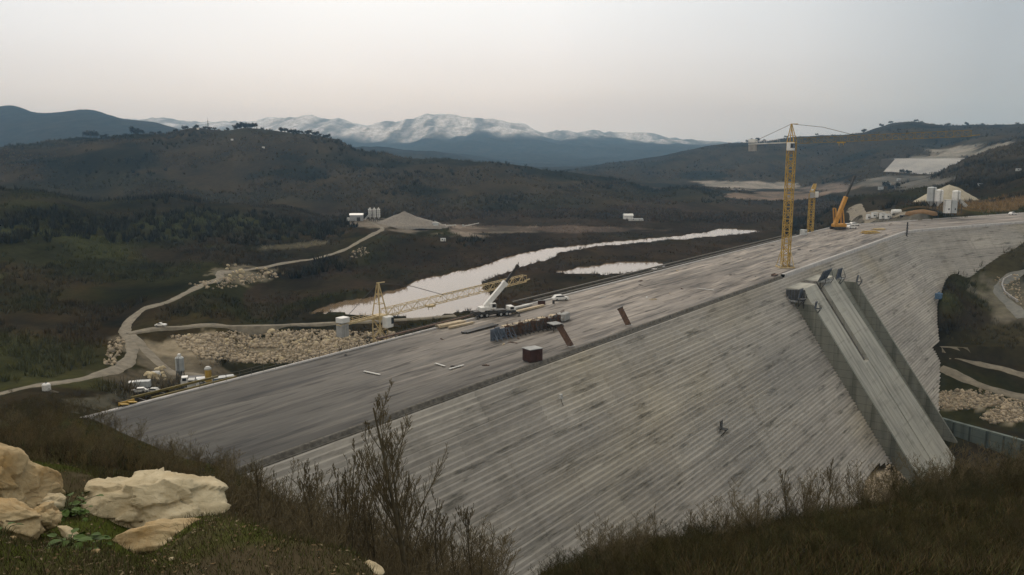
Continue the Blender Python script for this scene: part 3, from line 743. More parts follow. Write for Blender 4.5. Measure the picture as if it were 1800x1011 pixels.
M_plywood = mat('dark_plywood', (.10, .095, .09), .8, .35, 1.2)
M_blue = mat('blue_paint', (.10, .17, .26), .6, .25, 1)
M_conc = mat('cast_concrete', (.33, .32, .30), .9, .15, .8)
M_steelblue = mat('blue_grey_steel', (.12, .14, .17), .6, .3, 1)

def v3(o, *p): return Vector(p)
def dirz(px0, px1, z=0, y=None): pass

# ---- tower cranes
def tower_crane(label, base, zs, jib_to, counter_len, colm, bays, mw=2.4, apex=6.5, jh=1.8, ballast='hang', jm=None, pend=True):
    t = thing('tower_crane', label, 'crane', base, 0, 'tower cranes on and behind the dam')
    b = Vector(base); hs = zs - b.z
    m = MB(); m.lattice((0, 0, 0), (0, 0, hs), mw, mw, bays, .26, up=(AX[0], AX[1], 0)); m.build('mast', colm, t)
    dj = (Vector(jib_to) - Vector((b.x, b.y, zs))); jl = dj.length; dj.normalize(); side = Vector((dj.y, -dj.x, 0)).normalized()
    top = Vector((0, 0, hs))
    m = MB(); m.box(top + Vector((0, 0, .5)), (mw * 1.1, mw * 1.1, 1.0), math.atan2(dj.y, dj.x)); m.build('slewing_ring', colm, t)
    ap = top + Vector((0, 0, apex)) - dj * .4
    m = MB()
    for i in (-1, 1):
        for j in (-1, 1): m.bar(top + Vector((0, 0, 1)) + dj * i * mw * .5 + side * j * mw * .5, ap + side * j * .3, .24)
    for f in (.35, .65):
        q = [(top + Vector((0, 0, 1)) + dj * i * mw * .5 + side * j * mw * .5).lerp(ap + side * j * .3, f) for i, j in ((-1, -1), (1, -1), (1, 1), (-1, 1))]
        for i in range(4): m.bar(q[i], q[(i + 1) % 4], .12)
    m.bar(ap - dj * .3, ap + dj * 2.2 + Vector((0, 0, -.1)), .22); m.build('tower_head', colm, t)
    j0 = top + Vector((0, 0, 1.2)) + dj * mw * .5
    m = MB(); m.lattice(j0, j0 + dj * (jl - 2), 1.5, jh, max(8, int(jl / 2.2)), .13, tri=False)
    e = j0 + dj * (jl - 2); m.bar(e - Vector((0, 0, jh * .4)), e + dj * 2.4 - Vector((0, 0, jh * .3)), .3); jib = m.build('jib', jm or colm, t)
    m = MB(); tp = j0 + dj * jl * .28 - Vector((0, 0, jh * .6))
    m.box(tp, (2.2, 1.6, .5), math.atan2(dj.y, dj.x)); m.bar(tp - dj * .7, tp - dj * .7 - Vector((0, 0, .9)), .15); m.bar(tp + dj * .7, tp + dj * .7 - Vector((0, 0, .9)), .15); m.build('trolley', colm, t)
    if not pend: counter_len = 4
    c0 = top + Vector((0, 0, .8)); ce = c0 - dj * counter_len
    m = MB()
    for j in (-1, 1): m.bar(c0 + side * j * .7, ce + side * j * .7, .25, .4)
    for i in range(7): p = c0.lerp(ce, i / 6); m.bar(p + side * .7, p - side * .7, .15)
    for j in (-1, 1):
        for i in range(5): p = c0.lerp(ce, .3 + i * .16) + side * j * .75; m.bar(p, p + Vector((0, 0, 1.0)), .07)
        m.bar(c0.lerp(ce, .3) + side * j * .75 + Vector((0, 0, 1)), c0.lerp(ce, .94) + side * j * .75 + Vector((0, 0, 1)), .07)
    m.build('counter_jib', M_dirty if ballast == 'hang' else colm, t)
    m = MB(); bz = math.atan2(dj.y, dj.x)
    if ballast == 'hang':
        for i in range(4): m.box(ce + dj * (.3 + i * .62) + Vector((0, 0, -1.1)), (.55, 1.6, 2.7), bz, bev=.05)
    else:
        for i in range(3): m.box(ce + dj * (.35 + i * .72) + Vector((0, 0, -1.3)), (.66, 2.0, 2.9), bz, bev=.05)
    bl = m.build('counterweight', M_conc, t)
    m = MB(); m.box(ce + dj * (1.2) + Vector((0, 0, 1.05)), (2.4, 2.1, 1.2) if pend else (1, 1, .7), bz, bev=.06); m.build('winch_house', M_white, t)
    cp = top + Vector((0, 0, -.6)) + side * (mw * .5 + .85) * (1 if side.y < 0 or True else -1) + dj * .6
    m = MB(); m.box(cp, (2.2, 1.7, 2.7), bz, bev=.15); cab = m.build('cab', M_white, t)
    m = MB(); m.box(cp + dj * .72 + Vector((0, 0, .25)), (.85, 1.76, 1.5), bz); m.build('window', M_glass, cab)
    if pend:
        m = MB(); m.tube([ap, ce + dj * .8 + Vector((0, 0, .5))], .07, 4)
        m.tube([ap, (ap + j0 + dj * jl * .36) / 2 + Vector((0, 0, 1.2)), j0 + dj * jl * .36 + Vector((0, 0, jh * .5))], .07, 4)
        m.tube([j0 + dj * jl * .36 + Vector((0, 0, jh * .5)), j0 + dj * jl * .8 + Vector((0, 0, jh * .5))], .06, 4)
        m.build('pendant_line', M_dark, t)
    return t, mw
B1 = at(1380, 470, 0.0)
jt = Q(1712, 236, 247)
tc1, _ = tower_crane('tall yellow tower crane standing on the dam deck near the crest kerb', B1, 41.0, (jt.x, jt.y, 43.0), 15, M_yellow, 20, 2.3, 6.8, jm=M_dull)
m = MB()
for i, j in ((-1, -1), (1, -1), (1, 1), (-1, 1)):
    m.bar((i * 2.3, j * 2.3, .2), (i * 1.15, j * 1.15, 6.0), .22)
    m.bar((i * 2.3, j * 2.3, .2), (i * 2.3, -j * 2.3 if i == j else j * 2.3, .2), .35)
for k in (-1, 1): m.bar((-2.6, k * 2.3, .2), (2.6, k * 2.3, .2), .4); m.bar((k * 2.3, -2.6, .2), (k * 2.3, 2.6, .2), .4)
m.build('base_frame', M_faded, tc1)
for k in (-1, 1): m = MB(); m.box((k * 1.9, 0, .75), (.7, 3.6, .6), bev=.04); m.build('ballast_block', M_conc, tc1)
pass
B2 = Vector((-31.2, 195, -40))
j2 = Q(925, 503, 240)
tower_crane('yellow tower crane rising behind the upstream edge with its jib over the river', B2, .2, (j2.x, j2.y, 1.8), 12.5, M_faded, 16, 2.4, 8.6, 1.9, 'low')
B3 = Q(1424, 408, 405); B3.z = -34
tower_crane('distant yellow tower crane behind the upstream edge beside the tall one', B3, 18.5, (B3.x + 16, B3.y + 42, 19.5), 10, M_yellow, 22, 2.2, 2.0, 1.4, 'low', pend=False)

# ---- vehicles
def wheels(t, xs, yw, r, wd, name='wheel', mtl=M_black):
    for x in xs:
        for s in (-1, 1):
            m = MB(); m.lathe([(r * .75, -wd / 2), (r, -wd / 2 + .05), (r, wd / 2 - .05), (r * .75, wd / 2)], (x, s * yw, r), 14, 'Y'); wh = m.build(name, mtl, t)
            m = MB(); m.lathe([(r * .5, -wd / 2 - .03), (r * .5, wd / 2 + .03)], (x, s * yw, r), 10, 'Y'); m.build('rim', M_grey, wh)
def car(label, loc, rz, paint=M_white, k=1.0, pickup=False, group=None):
    t = thing('parked_car', label, 'car', loc, rz, group); hw = .86
    sec = [(-2.15, .35), (-2.2, .75), (-2.05, .95), (-1.2, 1.0), (1.0, 1.0), (2.05, .85), (2.2, .62), (2.15, .35)]
    m = MB(); m.prism(sec, (1, 0, 0), (0, 0, 1), (0, hw * 2, 0), (0, -hw, 0)); m.build('body', paint, t)
    cab = [(-1.0 if not pickup else -.3, .98), (-.75 if not pickup else -.2, 1.5), (.45, 1.5), (1.15, .98)]
    if not pickup: cab = [(-1.9, .98), (-1.45, 1.46), (.35, 1.5), (1.15, .98)]
    m = MB(); m.prism(cab, (1, 0, 0), (0, 0, 1), (0, hw * 1.8, 0), (0, -hw * .9, 0)); cb = m.build('cabin', paint, t)
    x0, x1 = cab[1][0] - .12, cab[2][0] + .15
    m = MB()
    for s in (-1, 1): m.prism([(x0 - .1, 1.06), (x0 + .06, 1.4), (x1 - .08, 1.42), (x1 + .38, 1.06)], (1, 0, 0), (0, 0, 1), (0, .02 * s, 0), (0, s * hw * .9, 0))
    m.bar((cab[3][0] - .1, -.6, 1.07), (cab[2][0] + .08, -.6, 1.44), .02, .02)
    m.add([(cab[3][0] - .07 + .02, -.66, 1.04), (cab[3][0] - .07 + .02, .66, 1.04), (cab[2][0] + .1, .62, 1.44), (cab[2][0] + .1, -.62, 1.44)], [(0, 1, 2, 3)])
    m.build('window', M_glass, cb)
    wheels(t, (-1.3, 1.35), .78, .33, .22)
    for s in (-1, 1):
        m = MB(); m.box((2.17, s * .6, .72), (.08, .32, .16)); m.build('headlight', M_galv, t)
    if k != 1: t.scale = (k, k, k)
    return t
car('white saloon car parked on the deck by the upstream edge', at(985, 528, 0), rad(20))
def truck(label, loc, rz, cabm=M_white, body='flat', bodym=M_dark, L=8.0, group=None):
    t = thing('parked_truck', label, 'truck', loc, rz, group)
    m = MB(); m.box((0, 0, .85), (L, 1.0, .3)); m.build('chassis', M_dark, t)
    m = MB(); m.prism([(L / 2 - 2, .9), (L / 2 - 2, 2.9), (L / 2 - .3, 2.9), (L / 2, 1.9), (L / 2, .7), (L / 2 - .6, .7)], (1, 0, 0), (0, 0, 1), (0, 2.4, 0), (0, -1.2, 0)); cb = m.build('cab', cabm, t)
    m = MB(); m.prism([(L / 2 - .27, 2.8), (L / 2 + .03, 1.95), (L / 2 + .02, 1.9), (L / 2 - .3, 2.8)], (1, 0, 0), (0, 0, 1), (0, 2.1, 0), (0, -1.05, 0))
    for s in (-1, 1): m.box((L / 2 - 1.0, s * 1.205, 2.25), (1.1, .03, .8))
    m.build('window', M_glass, cb)
    m = MB()
    if body == 'flat': m.box((-1.1, 0, 1.15), (L - 2.4, 2.4, .25)); m.box((L / 2 - 2.2, 0, 1.6), (.1, 2.4, .9))
    elif body == 'box': m.box((-1.1, 0, 2.05), (L - 2.4, 2.4, 2.0), bev=.05)
    elif body == 'mixer': m.lathe([(.4, -2.6), (.8, -2.4), (1.2, -.6), (1.2, .6), (.7, 2.0), (.5, 2.1)], (-1.0, 0, 2.25), 16, 'X')
    elif body == 'dump': m.prism([(-L / 2, 1.2), (-L / 2 - .3, 2.6), (L / 2 - 2.1, 2.7), (L / 2 - 2.1, 1.2)], (1, 0, 0), (0, 0, 1), (0, 2.5, 0), (0, -1.25, 0))
    m.build('load_bed' if body in ('flat', 'dump') else ('drum' if body == 'mixer' else 'cargo_box'), bodym, t)
    wheels(t, (L / 2 - 1.1, -L / 2 + 2.3, -L / 2 + 1.0), 1.05, .52, .32)
    return t
truck('white flatbed truck with dark bed parked on the far end of the deck', at(1600, 382, 0), rad(12), M_white, 'flat', M_dark, 13)

# white mobile crane
P = at(868, 556, 0); q1 = at(905, 551, 0) - at(828, 556, 0)
mc = thing('mobile_crane', 'white wheeled mobile crane with raised boom on the dam deck', 'crane', P, math.atan2(q1.y, q1.x) + rad(4))
m = MB(); m.box((0, 0, 1.05), (10.6, 2.5, .7), bev=.08); m.box((-4.6, 0, 1.5), (1.4, 2.5, .3)); m.box((.5, 0, 1.5), (4.5, 2.3, .25)); m.build('carrier', M_dark, mc)
m = MB(); m.prism([(3.6, 1.1), (3.6, 2.3), (4.9, 2.3), (5.35, 1.6), (5.35, .9)], (1, 0, 0), (0, 0, 1), (0, 2.3, 0), (0, -1.15, 0)); cb = m.build('driver_cab', M_white, mc)
m = MB(); m.box((4.3, -1.16, 1.85), (.9, .04, .6)); m.build('window', M_glass, cb)
wheels(mc, (-3.6, -2.2, 1.4, 2.9), 1.1, .62, .42)
for x in (-5.0, 5.6):
    for s in (-1, 1):
        m = MB(); m.bar((x, s * .8, .8), (x, s * 2.4, .8), .3); m.bar((x, s * 2.4, .85), (x, s * 2.4, .12), .2); m.box((x, s * 2.4, .1), (.6, .6, .14)); m.build('outrigger', M_dark, mc)
m = MB(); m.lathe([(1.0, 1.4), (1.0, 1.7)], (-1.0, 0, 0), 14); m.box((-1.6, 0, 2.15), (3.0, 2.2, .9), bev=.1); m.box((-3.2, 0, 2.0), (1.0, 2.5, 1.1), bev=.1); sup = m.build('turntable', M_white, mc)
m = MB(); m.box((-.6, -.95, 2.7), (1.5, .9, 1.5), bev=.12); oc = m.build('operator_cab', M_white, mc)
m = MB(); m.box((-.45, -1.41, 2.85), (.9, .04, .8)); m.box((.16, -.95, 2.85), (.04, .7, .9)); m.build('window', M_glass, oc)
inv = mc.matrix_basis.inverted()
def tiploc(px, py, y): return inv @ Q(px, py, y)
b0 = Vector((-2.2, 0, 2.6)); b1 = tiploc(889, 496, P.y + 1.2); b2 = tiploc(911, 466, P.y + 2.0)
m = MB(); m.bar(b0, b1, .95, 1.15); m.bar(b1 - (b1 - b0).normalized() * .9, b1, 1.15, 1.35); bo = m.build('boom', M_white, mc)
m = MB(); m.bar(b1, b1.lerp(b2, .85), .55, .6); m.bar(b1.lerp(b2, .85), b2, .7, .85); m.bar(b2, b2 + Vector((0, 0, .7)), .15); m.build('boom_extension', M_dark, bo)
m = MB(); m.bar(Vector((-.2, 0, 2.2)), b0.lerp(b1, .35), .3); m.build('lift_cylinder', M_dark, bo)
m = MB(); m.tube([b2, b2 - Vector((0, 0, 3.2))], .035, 4); m.box(b2 - Vector((0, 0, 3.5)), (.3, .3, .7)); m.build('hook_block', M_dark, mc)

# orange crawler crane with dark upper boom
P = at(1473, 403, 0); oc = thing('mobile_crane', 'orange crane with dark upper boom at the far end of the deck', 'crane', P, rad(15))
for s in (-1, 1): m = MB(); m.box((0, s * 1.9, .6), (7, .9, 1.1), bev=.3); m.build('crawler_track', M_dark, oc)
m = MB(); m.box((.3, 0, 2.0), (6.4, 3.2, 1.5), bev=.15); m.box((3.0, 0, 1.9), (1.4, 3.4, 1.9), bev=.1); m.build('upper_body', M_orange, oc)
m = MB(); m.box((-2.3, -1.5, 2.8), (1.6, 1.1, 1.9), bev=.15); m.build('cab', M_orange, oc)
inv = oc.matrix_basis.inverted()
b0 = Vector((-2.0, 0, 2.4)); b1 = inv @ Q(1487, 346, P.y + 1); b2 = inv @ Q(1503, 309, P.y + 2)
m = MB(); m.bar(b0, b1, 1.5, 1.7); m.bar(b0.lerp(b1, .5), b1, 1.75, 1.5); bo = m.build('boom', M_orange, oc)
m = MB(); m.bar(b1, b2, .9, 1.0); m.build('boom_extension', M_dark, bo)
m = MB()
for s in (-1, 1): m.bar((-1.6, s * 1.2, 2.6), (-2.8, s * .9, 10.5), .5); m.bar((2.4, s * 1.2, 2.6), (1.6, s * .8, 9.5), .5)
m.bar((-2.8, -.9, 10.5), (-2.8, .9, 10.5), .3); m.build('mast_frame', M_orange, oc)

# ---- loose things on the deck
t = thing('site_box', 'brown red steel site box with grey roof near the crest edge', 'site box', at(936, 634, 0), rad(35))
m = MB(); m.box((0, 0, 1.25), (2.9, 2.5, 2.3))
for i in range(9):
    for s in (-1, 1): m.box((-1.3 + i * .325, s * 1.27, 1.25), (.12, .06, 2.2))
for i in range(7):
    for s in (-1, 1): m.box((s * 1.47, -1.05 + i * .35, 1.25), (.06, .12, 2.2))
m.build('wall', M_redbox, t)
m = MB(); m.box((0, 0, 2.47), (3.1, 2.7, .14), bev=.03); m.build('roof', M_grey, t)
m = MB(); m.box((.6, -1.31, 1.2), (.9, .05, 1.9)); dr = m.build('door', M_redbox, t)
for s in (-1, 1): m = MB(); m.box((0, s * .9, .07), (2.9, .2, .13)); m.build('skid', M_dark, t)
def leaning(label, pb, ptop, y_off, wd):
    b = at(*pb, 0); tp = Q(ptop[0], ptop[1], b.y + y_off)
    t = thing('leaning_beam', label, 'steel beam', b, 0, 'leaning rusty box beams on the deck'); d = tp - b
    u = d.normalized(); r = u.cross(Vector((0, 1, 0))).normalized(); f = r.cross(u)
    m = MB(); m.bar((0, 0, .1), d, wd, wd * .62, up=(0, -1, 0)); bm = m.build('beam', M_rust, t)
    m = MB()
    for s in (-1, 1): m.bar(r * s * wd * .5 - f * .0, d + r * s * wd * .5, .1, wd * .72, up=(0, -1, 0))
    m.build('flange', M_rust, t)
    m = MB(); m.bar(d - u * .08, d + u * .1, wd * 1.25, wd * .85, up=(0, -1, 0)); m.build('end_plate', M_dark, t)
    m = MB(); m.box((0, 0, .05), (1.6, 1.2, .16), .4); m.build('foot_plate', M_conc, t)
    return t
leaning('rusty box beam leaning left, standing alone near the crest edge', (1105, 572), (1090, 542), 1.5, 1.15)
leaning('rusty box beam leaning left beside the row of formwork', (1004, 609), (983, 573), 1.2, 1.15)
# long row of wall formwork
A0, A1 = at(862, 600, 0), at(985, 572, 0)
d = A1 - A0; Lf = d.length; fz = math.atan2(d.y, d.x)
fw = thing('formwork_wall', 'long low row of wall formwork panels with steel props on the deck', 'formwork', A0, fz)
K = 16
for i in range(K):
    m = MB(); x = Lf * (i + .5) / K; hh = 2.5 + .25 * math.sin(i * 2.3); dy_ = .12 * math.sin(i * 1.7)
    m.box((x, dy_, hh / 2), (Lf / K * .93, .18, hh), 0, .05 * math.sin(i)); p = m.build('panel', M_steelblue if i in (0, 1, 2) else (M_plywood if i % 3 else M_rust), fw)
    m = MB()
    for zz in (.5, 1.3, 2.1): m.box((x, dy_ - .16, zz), (Lf / K * .93, .12, .14))
    for xx in (-.35, .35): m.box((x + xx * Lf / K, dy_ - .26, 1.2), (.1, .1, 2.3))
    m.build('waler', M_steelblue if i < 4 else M_rust, p)
    m = MB(); m.bar((x, dy_ - .3, 2.0), (x + .1, dy_ - 1.6, .05), .12); m.bar((x, dy_ - .3, .8), (x + .1, dy_ - 1.6, .05), .1); m.build('prop', M_steelblue if i < 5 else M_dark, fw)
m = MB()
for i in range(30):
    x = random.uniform(.3, Lf - .3); m.bar((x, .1, 2.3), (x + random.uniform(-.4, .4), random.uniform(-.2, .4), 2.3 + random.uniform(.3, 1.0)), .08)
m.build('starter_bar', M_rust, fw)
m = MB()
for i in range(5): m.box((Lf * (.25 + .16 * i), .5, 2.45 + .05 * i), (random.uniform(1.6, 3), 1.1, .14), random.uniform(-.4, .4), rx=random.uniform(-.12, .12))
m.build('scaffold_board', M_wood, fw)
def stack(name, label, cat, loc, rz, L, wd, hgt, n, layers, mt, jit=.25, group=None):
    t = thing(name, label, cat, loc, rz, group)
    for x in (-L * .3, L * .3): m = MB(); m.box((x, 0, .06), (.15, wd * 1.1, .12)); m.build('bearer', M_dark, t)
    for k in range(layers):
        m = MB()
        for i in range(n): m.box((random.uniform(-jit, jit), (i - (n - 1) / 2) * wd / n, .12 + hgt * (k + .5)), (L, wd / n * .88, hgt * .92), random.uniform(-.01, .01))
        m.build('board_layer', mt, t)
    return t
ad_ = math.atan2(AX[1], AX[0])
def along(p, q): v = at(*q, 0) - at(*p, 0); return (at(*p, 0) + at(*q, 0)) / 2, math.atan2(v.y, v.x), v.length
L0 = along((770, 577), (815, 568)); stack('plank_stack', 'stack of pale timber planks left of the white mobile crane, broader of two', 'planks', *L0[:2], L0[2], 1.7, .2, 5, 3, M_wood)
L0 = along((790, 578), (832, 569)); stack('plank_stack', 'narrow stack of pale planks on the side of the broad stack towards the crest', 'planks', *L0[:2], L0[2], .8, .2, 3, 2, M_wood)
L0 = along((815, 587), (870, 572)); stack('beam_stack', 'dark steel beams lying flat between the planks and the formwork row', 'beams', *L0[:2], L0[2], 1.8, .3, 4, 1, M_dark)
L0 = along((900, 552), (955, 539)); stack('plank_stack', 'long pale timber lying right of the white mobile crane', 'planks', *L0[:2], L0[2], 1.0, .22, 4, 2, M_wood)
L0 = along((895, 546), (932, 537)); stack('plank_stack', 'heap of pale boards nearest the upstream rail beside the crane', 'planks', *L0[:2], L0[2], 1.1, .2, 4, 2, M_dirty, .6)
t = thing('crate', 'dark red steel crate on the deck left of the white saloon car', 'crate', at(952, 535, 0), rad(-5))
m = MB(); m.box((0, 0, .55), (1.9, 1.1, .9))
for i in range(6): m.box((-.85 + i * .34, -.57, .55), (.08, .06, .9)); m.box((-.85 + i * .34, .57, .55), (.08, .06, .9))
m.build('side', M_redbox, t)
m = MB(); m.box((0, 0, 1.03), (2.0, 1.2, .08)); m.build('lid', M_dark, t)
t = thing('drum', 'small dark steel drum standing in front of the white saloon car', 'drum', at(973, 534, 0))
m = MB(); m.lathe([(.29, 0), (.3, .02), (.3, .3), (.32, .32), (.3, .34), (.3, .62), (.32, .64), (.3, .66), (.3, .9), (.28, .92)], n=14); m.build('barrel', M_dark, t)
m = MB(); m.lathe([(.27, .9), (.27, .94)], n=14); m.build('lid', M_rust, t)
# broken concrete block and rough form pieces behind the formwork row
t = thing('concrete_block', 'pale cast concrete block at the right end of the formwork row', 'concrete block', at(990, 563, 0), fz + .3)
m = MB(); m.box((0, 0, .9), (3.4, 2.2, 1.8), bev=.18); m.box((-1.6, .3, .5), (1.4, 1.6, 1.0), .4, bev=.15); m.build('block', M_conc, t)
m = MB()
for i in range(7): m.bar((-1 + i * .33, .2, 1.7), (-1 + i * .33 + .1, .25, 2.4), .06)
m.build('starter_bar', M_rust, t)
t = thing('form_table', 'flat pale form table propped beside the leaning beam', 'formwork', at(975, 580, 0), fz)
m = MB(); m.box((0, 0, 1.5), (3.2, 2.0, .16), rx=.12, ry=.05); m.build('table_top', M_grey, t)
for x in (-1.3, 1.3):
    for y in (-.8, .8):
        m = MB(); m.bar((x, y, 0), (x, y, 1.45), .12); m.build('leg', M_dark, t)
for i, (px, py, L, nm) in enumerate(((1245, 545, 3.2, 'rust brown steel plate left lying below the middle of the deck'), (1385, 484, 3.0, 'dark steel form piece lying at the crest beside the tower crane'))):
    pass
t = thing('form_piece', 'dark steel form piece lying at the crest edge left of the tall tower crane', 'formwork', at(1362, 485, 0), ad_)
m = MB(); m.box((0, 0, .35), (3.6, 1.0, .12)); m.box((0, .5, .35), (3.6, .1, .7)); m.build('skin', M_rust, t)
m = MB()
for i in range(5): m.box((-1.6 + i * .8, 0, .2), (.1, 1.0, .35))
m.build('rib', M_dark, t)
for i, (pa, pb) in enumerate((((1225, 508), (1255, 511)), ((640, 654), (668, 660)), ((765, 640), (782, 645)), ((790, 650), (815, 643)))): 
    lab = ('pale scrap board lying loose on the middle of the deck', 'pale scrap board lying on the wet near part of the deck', 'pale board on the deck, one arm of a V pointing right', 'pale board on the deck, lower arm of a V pointing right')[i]
    c_, rz_, L_ = along(pa, pb); t = thing('scrap_board', lab, 'board', c_ + Vector((0, 0, .09)), rz_, 'loose boards on the deck')
    m = MB(); m.box((0, 0, .08), (L_, .4, .08)); m.build('board', M_dirty, t)
    for q_ in (-.3, .3): m = MB(); m.box((L_ * q_, 0, .0), (.12, .6, .08)); m.build('batten', M_wood, t)
for i in range(46):
    s = random.uniform(40, 420); n_ = random.uniform(-34, -2.5); t = thing('scrap_piece', 'small scrap of timber or steel left lying on the deck', 'scrap', dam_pt(s, n_, .02), random.uniform(0, 3.1), 'scrap pieces on the deck')
    m = MB(); L_ = random.uniform(.6, 2.4); m.box((0, 0, .09), (L_, random.uniform(.12, .5), random.uniform(.06, .16))); m.box((L_ * .1, .1, .2), (L_ * .6, .12, .08), random.uniform(-.5, .5))
    m.build('piece', random.choice((M_wood, M_dirty, M_rust, M_dark, M_plywood, M_rust)), t)
# yellow form stack, right end
t = thing('form_stack', 'heap of yellow formwork beams near the orange crane', 'formwork', at(1530, 410, 0), rad(25))
for k in range(3):
    m = MB()
    for i in range(5): m.box((random.uniform(-.5, .5), -1.8 + i * .9, .2 + .35 * k), (9 - k * 1.5, .35, .3), random.uniform(-.06, .06))
    m.build('beam_layer', M_yellow if k != 1 else M_faded, t)
t = thing('form_stack', 'lower yellow form beams lying right of the taller yellow heap', 'formwork', at(1545, 404, 0), rad(20))
for k in range(2):
    m = MB()
    for i in range(4): m.box((random.uniform(-.5, .5), -1.4 + i * .9, .2 + .35 * k), (6, .35, .3), random.uniform(-.06, .06))
    m.build('beam_layer', M_faded, t)
t = thing('cabin', 'small grey blue cabin at the upstream edge behind the tall crane', 'cabin', at(1412, 413, 0), ad_)
m = MB(); m.box((0, 0, 1.2), (3, 2.4, 2.2)); m.build('wall', M_dirty, t)
m = MB(); m.box((0, 0, 2.35), (3.2, 2.6, .15)); m.build('roof', M_galv, t)
m = MB(); m.box((0, -1.22, 1.5), (1.0, .04, .8)); m.build('window', M_glass, t)
# white vans by the orange crane
for i, (px, py, r_, lb) in enumerate(((1492, 399, .3, 'white car parked right of the orange crane, nearest the crane'), (1502, 397, .2, 'white car parked right of the orange crane, farther from it'), (1497, 402, .35, 'white car right of the orange crane, closest to the camera of its cluster'))):
    car(lb, at(px, py, 0), r_, M_white, 1.25, group='cars parked by the orange crane')
for i, (px, py, lb) in enumerate(((1703, 376, 'white car parked far right along the upstream side of the deck'),)):
    car(lb, at(1780, 378, 0), .4, M_white, 1.2)
# huts and containers at the far right end
def hut(label, loc, rz, L, wd, h, wm=M_white, name='container', cat='container', group=None):
    t = thing(name, label, cat, loc, rz, group)
    m = MB(); m.box((0, 0, h / 2), (L, wd, h)); 
    for i in range(int(L / .6)): m.box((-L / 2 + .3 + i * .6, -wd / 2 - .02, h / 2), (.25, .05, h * .9))
    m.build('wall', wm, t)
    m = MB(); m.box((0, 0, h + .06), (L + .15, wd + .15, .14)); m.build('roof', M_galv, t)
    m = MB(); m.box((L * .2, -wd / 2 - .05, 1.0), (.9, .05, 2.0)); m.build('door', M_grey, t)
    m = MB(); m.box((-L * .2, -wd / 2 - .05, 1.5), (1.1, .05, .8)); m.build('window', M_glass, t)
    return t
for px, py, L, h, lb in ((1526, 386, 1.8, 3.0, 'tall narrow white container, leftmost of the row beyond the deck'), (1537, 383, 3.4, 3.4, 'white container second from the left in the row beyond the deck'), (1551, 385, 3.0, 3.6, 'square white container in the middle of the row beyond the deck'), (1561, 385, 3.2, 2.8, 'white container at the right end of the row beyond the deck')):
    p = ground(px, py, 420, 640); hut(lb, p, rad(8), L, 2.6, h, group='white containers beyond the deck')
p = ground(1575, 378, 430, 700); t = thing('water_tank', 'white horizontal tank behind the row of white containers', 'tank', p, rad(10))
m = MB(); m.lathe([(.2, -3.2), (1.4, -2.8), (1.5, 0), (1.4, 2.8), (.2, 3.2)], (0, 0, 2.0), 14, 'X'); m.build('tank', M_white, t)
for x in (-1.8, 1.8): m = MB(); m.box((x, 0, .4), (.4, 2.0, 1.1)); m.build('cradle', M_dark, t)
# dark hanging pole on the face
t = thing('hanging_pole', 'tall dark pole standing at the crest with its lower part against the face', 'pole', dam_pt(374, .9, -9))
m = MB(); m.tube([(0, 0, 0), (0, 0, 14)], .32, 8); m.build('pole', M_dark, t)
m = MB()
for i in range(10): m.box((0, 0, .8 + i * 1.3), (.9, .9, .18))
m.build('collar', M_dark, t)
m = MB(); m.box((0, 0, .05), (1.6, 1.6, .3)); m.build('foot', M_rust, t)
p = dam_pt(352, 20.5, -27); t = thing('site_tank', 'small blue tank box sitting low on the right end of the dam face', 'tank', p, rad(30))
m = MB(); m.box((0, 0, 1.4), (2.6, 2.2, 2.6), bev=.1); m.build('tank', M_blue, t)
m = MB(); m.lathe([(.6, 2.7), (.5, 3.2), (.2, 3.3)], n=12); m.build('hatch', M_blue, t)

# ---- climbing formwork at the tops of the chute walls
def climb(label, s, pr, z, wd, h, rot=0.0, tilt=.5):
    t = thing('climbing_formwork', label, 'formwork', dam_pt(s, KF * -z + pr, z), math.atan2(NN[1], NN[0]) + rot, 'climbing formwork on the chute walls')
    m = MB(); m.box((.3, 0, h / 2), (.22, wd, h), ry=tilt * .35); p = m.build('panel', M_plywood, t)
    m = MB()
    for i in range(int(wd / .8) + 1): m.box((.5 + .02, -wd / 2 + .1 + i * .8, h / 2), (.2, .12, h), ry=tilt * .35)
    m.build('rib', M_steelblue, p)
    m = MB(); m.box((1.0, 0, -.1), (1.8, wd, .12)); pf = m.build('platform', M_wood if False else M_grey, t)
    for y in (-wd / 2 + .2, wd / 2 - .2):
        m = MB(); m.bar((.2, y, 0), (1.9, y, 0), .18); m.bar((1.9, y, 0), (.4, y, -2.4), .18); m.bar((.2, y, 0), (.3, y, -2.5), .18); m.bar((1.9, y, 0), (1.2, y, h * .8), .12); m.build('bracket', M_dark, t)
    m = MB(); m.bar((1.9, -wd / 2, .0), (1.9, -wd / 2, 1.1), .08); m.bar((1.9, wd / 2, 0), (1.9, wd / 2, 1.1), .08); m.bar((1.9, -wd / 2, 1.1), (1.9, wd / 2, 1.1), .08); m.bar((1.9, -wd / 2, .6), (1.9, wd / 2, .6), .06); m.build('handrail', M_dark, t)
    return t
climb('dark climbing formwork at the top of the left chute wall, facing down the face', 196.8, 3.0, -5.6, 3.0, 3.0)
climb('dark climbing formwork hung on the left side of the chute wall', 197.2, 1.0, -6.5, 5.5, 3.4, rad(-70))
climb('dark climbing formwork bracket at the lower corner of the left chute wall', 198.6, 5.2, -8.6, 1.4, 2.2)
climb('wide dark climbing formwork over the head of the right chute', 221, 4.8, -3.2, 9.0, 3.8, 0, 1.2)
climb('dark climbing formwork over the head of the gap right of the chutes', 236, 4.5, -4.2, 5.0, 3.4)
climb('small triangular climbing bracket on top of the right gap wall', 250, 5.2, -7.0, 1.3, 2.4)
t = thing('face_platform', 'small dark work platform hung midway down the stepped face', 'platform', dam_pt(115, KF * 23 + .3, -23), math.atan2(NN[1], NN[0]))
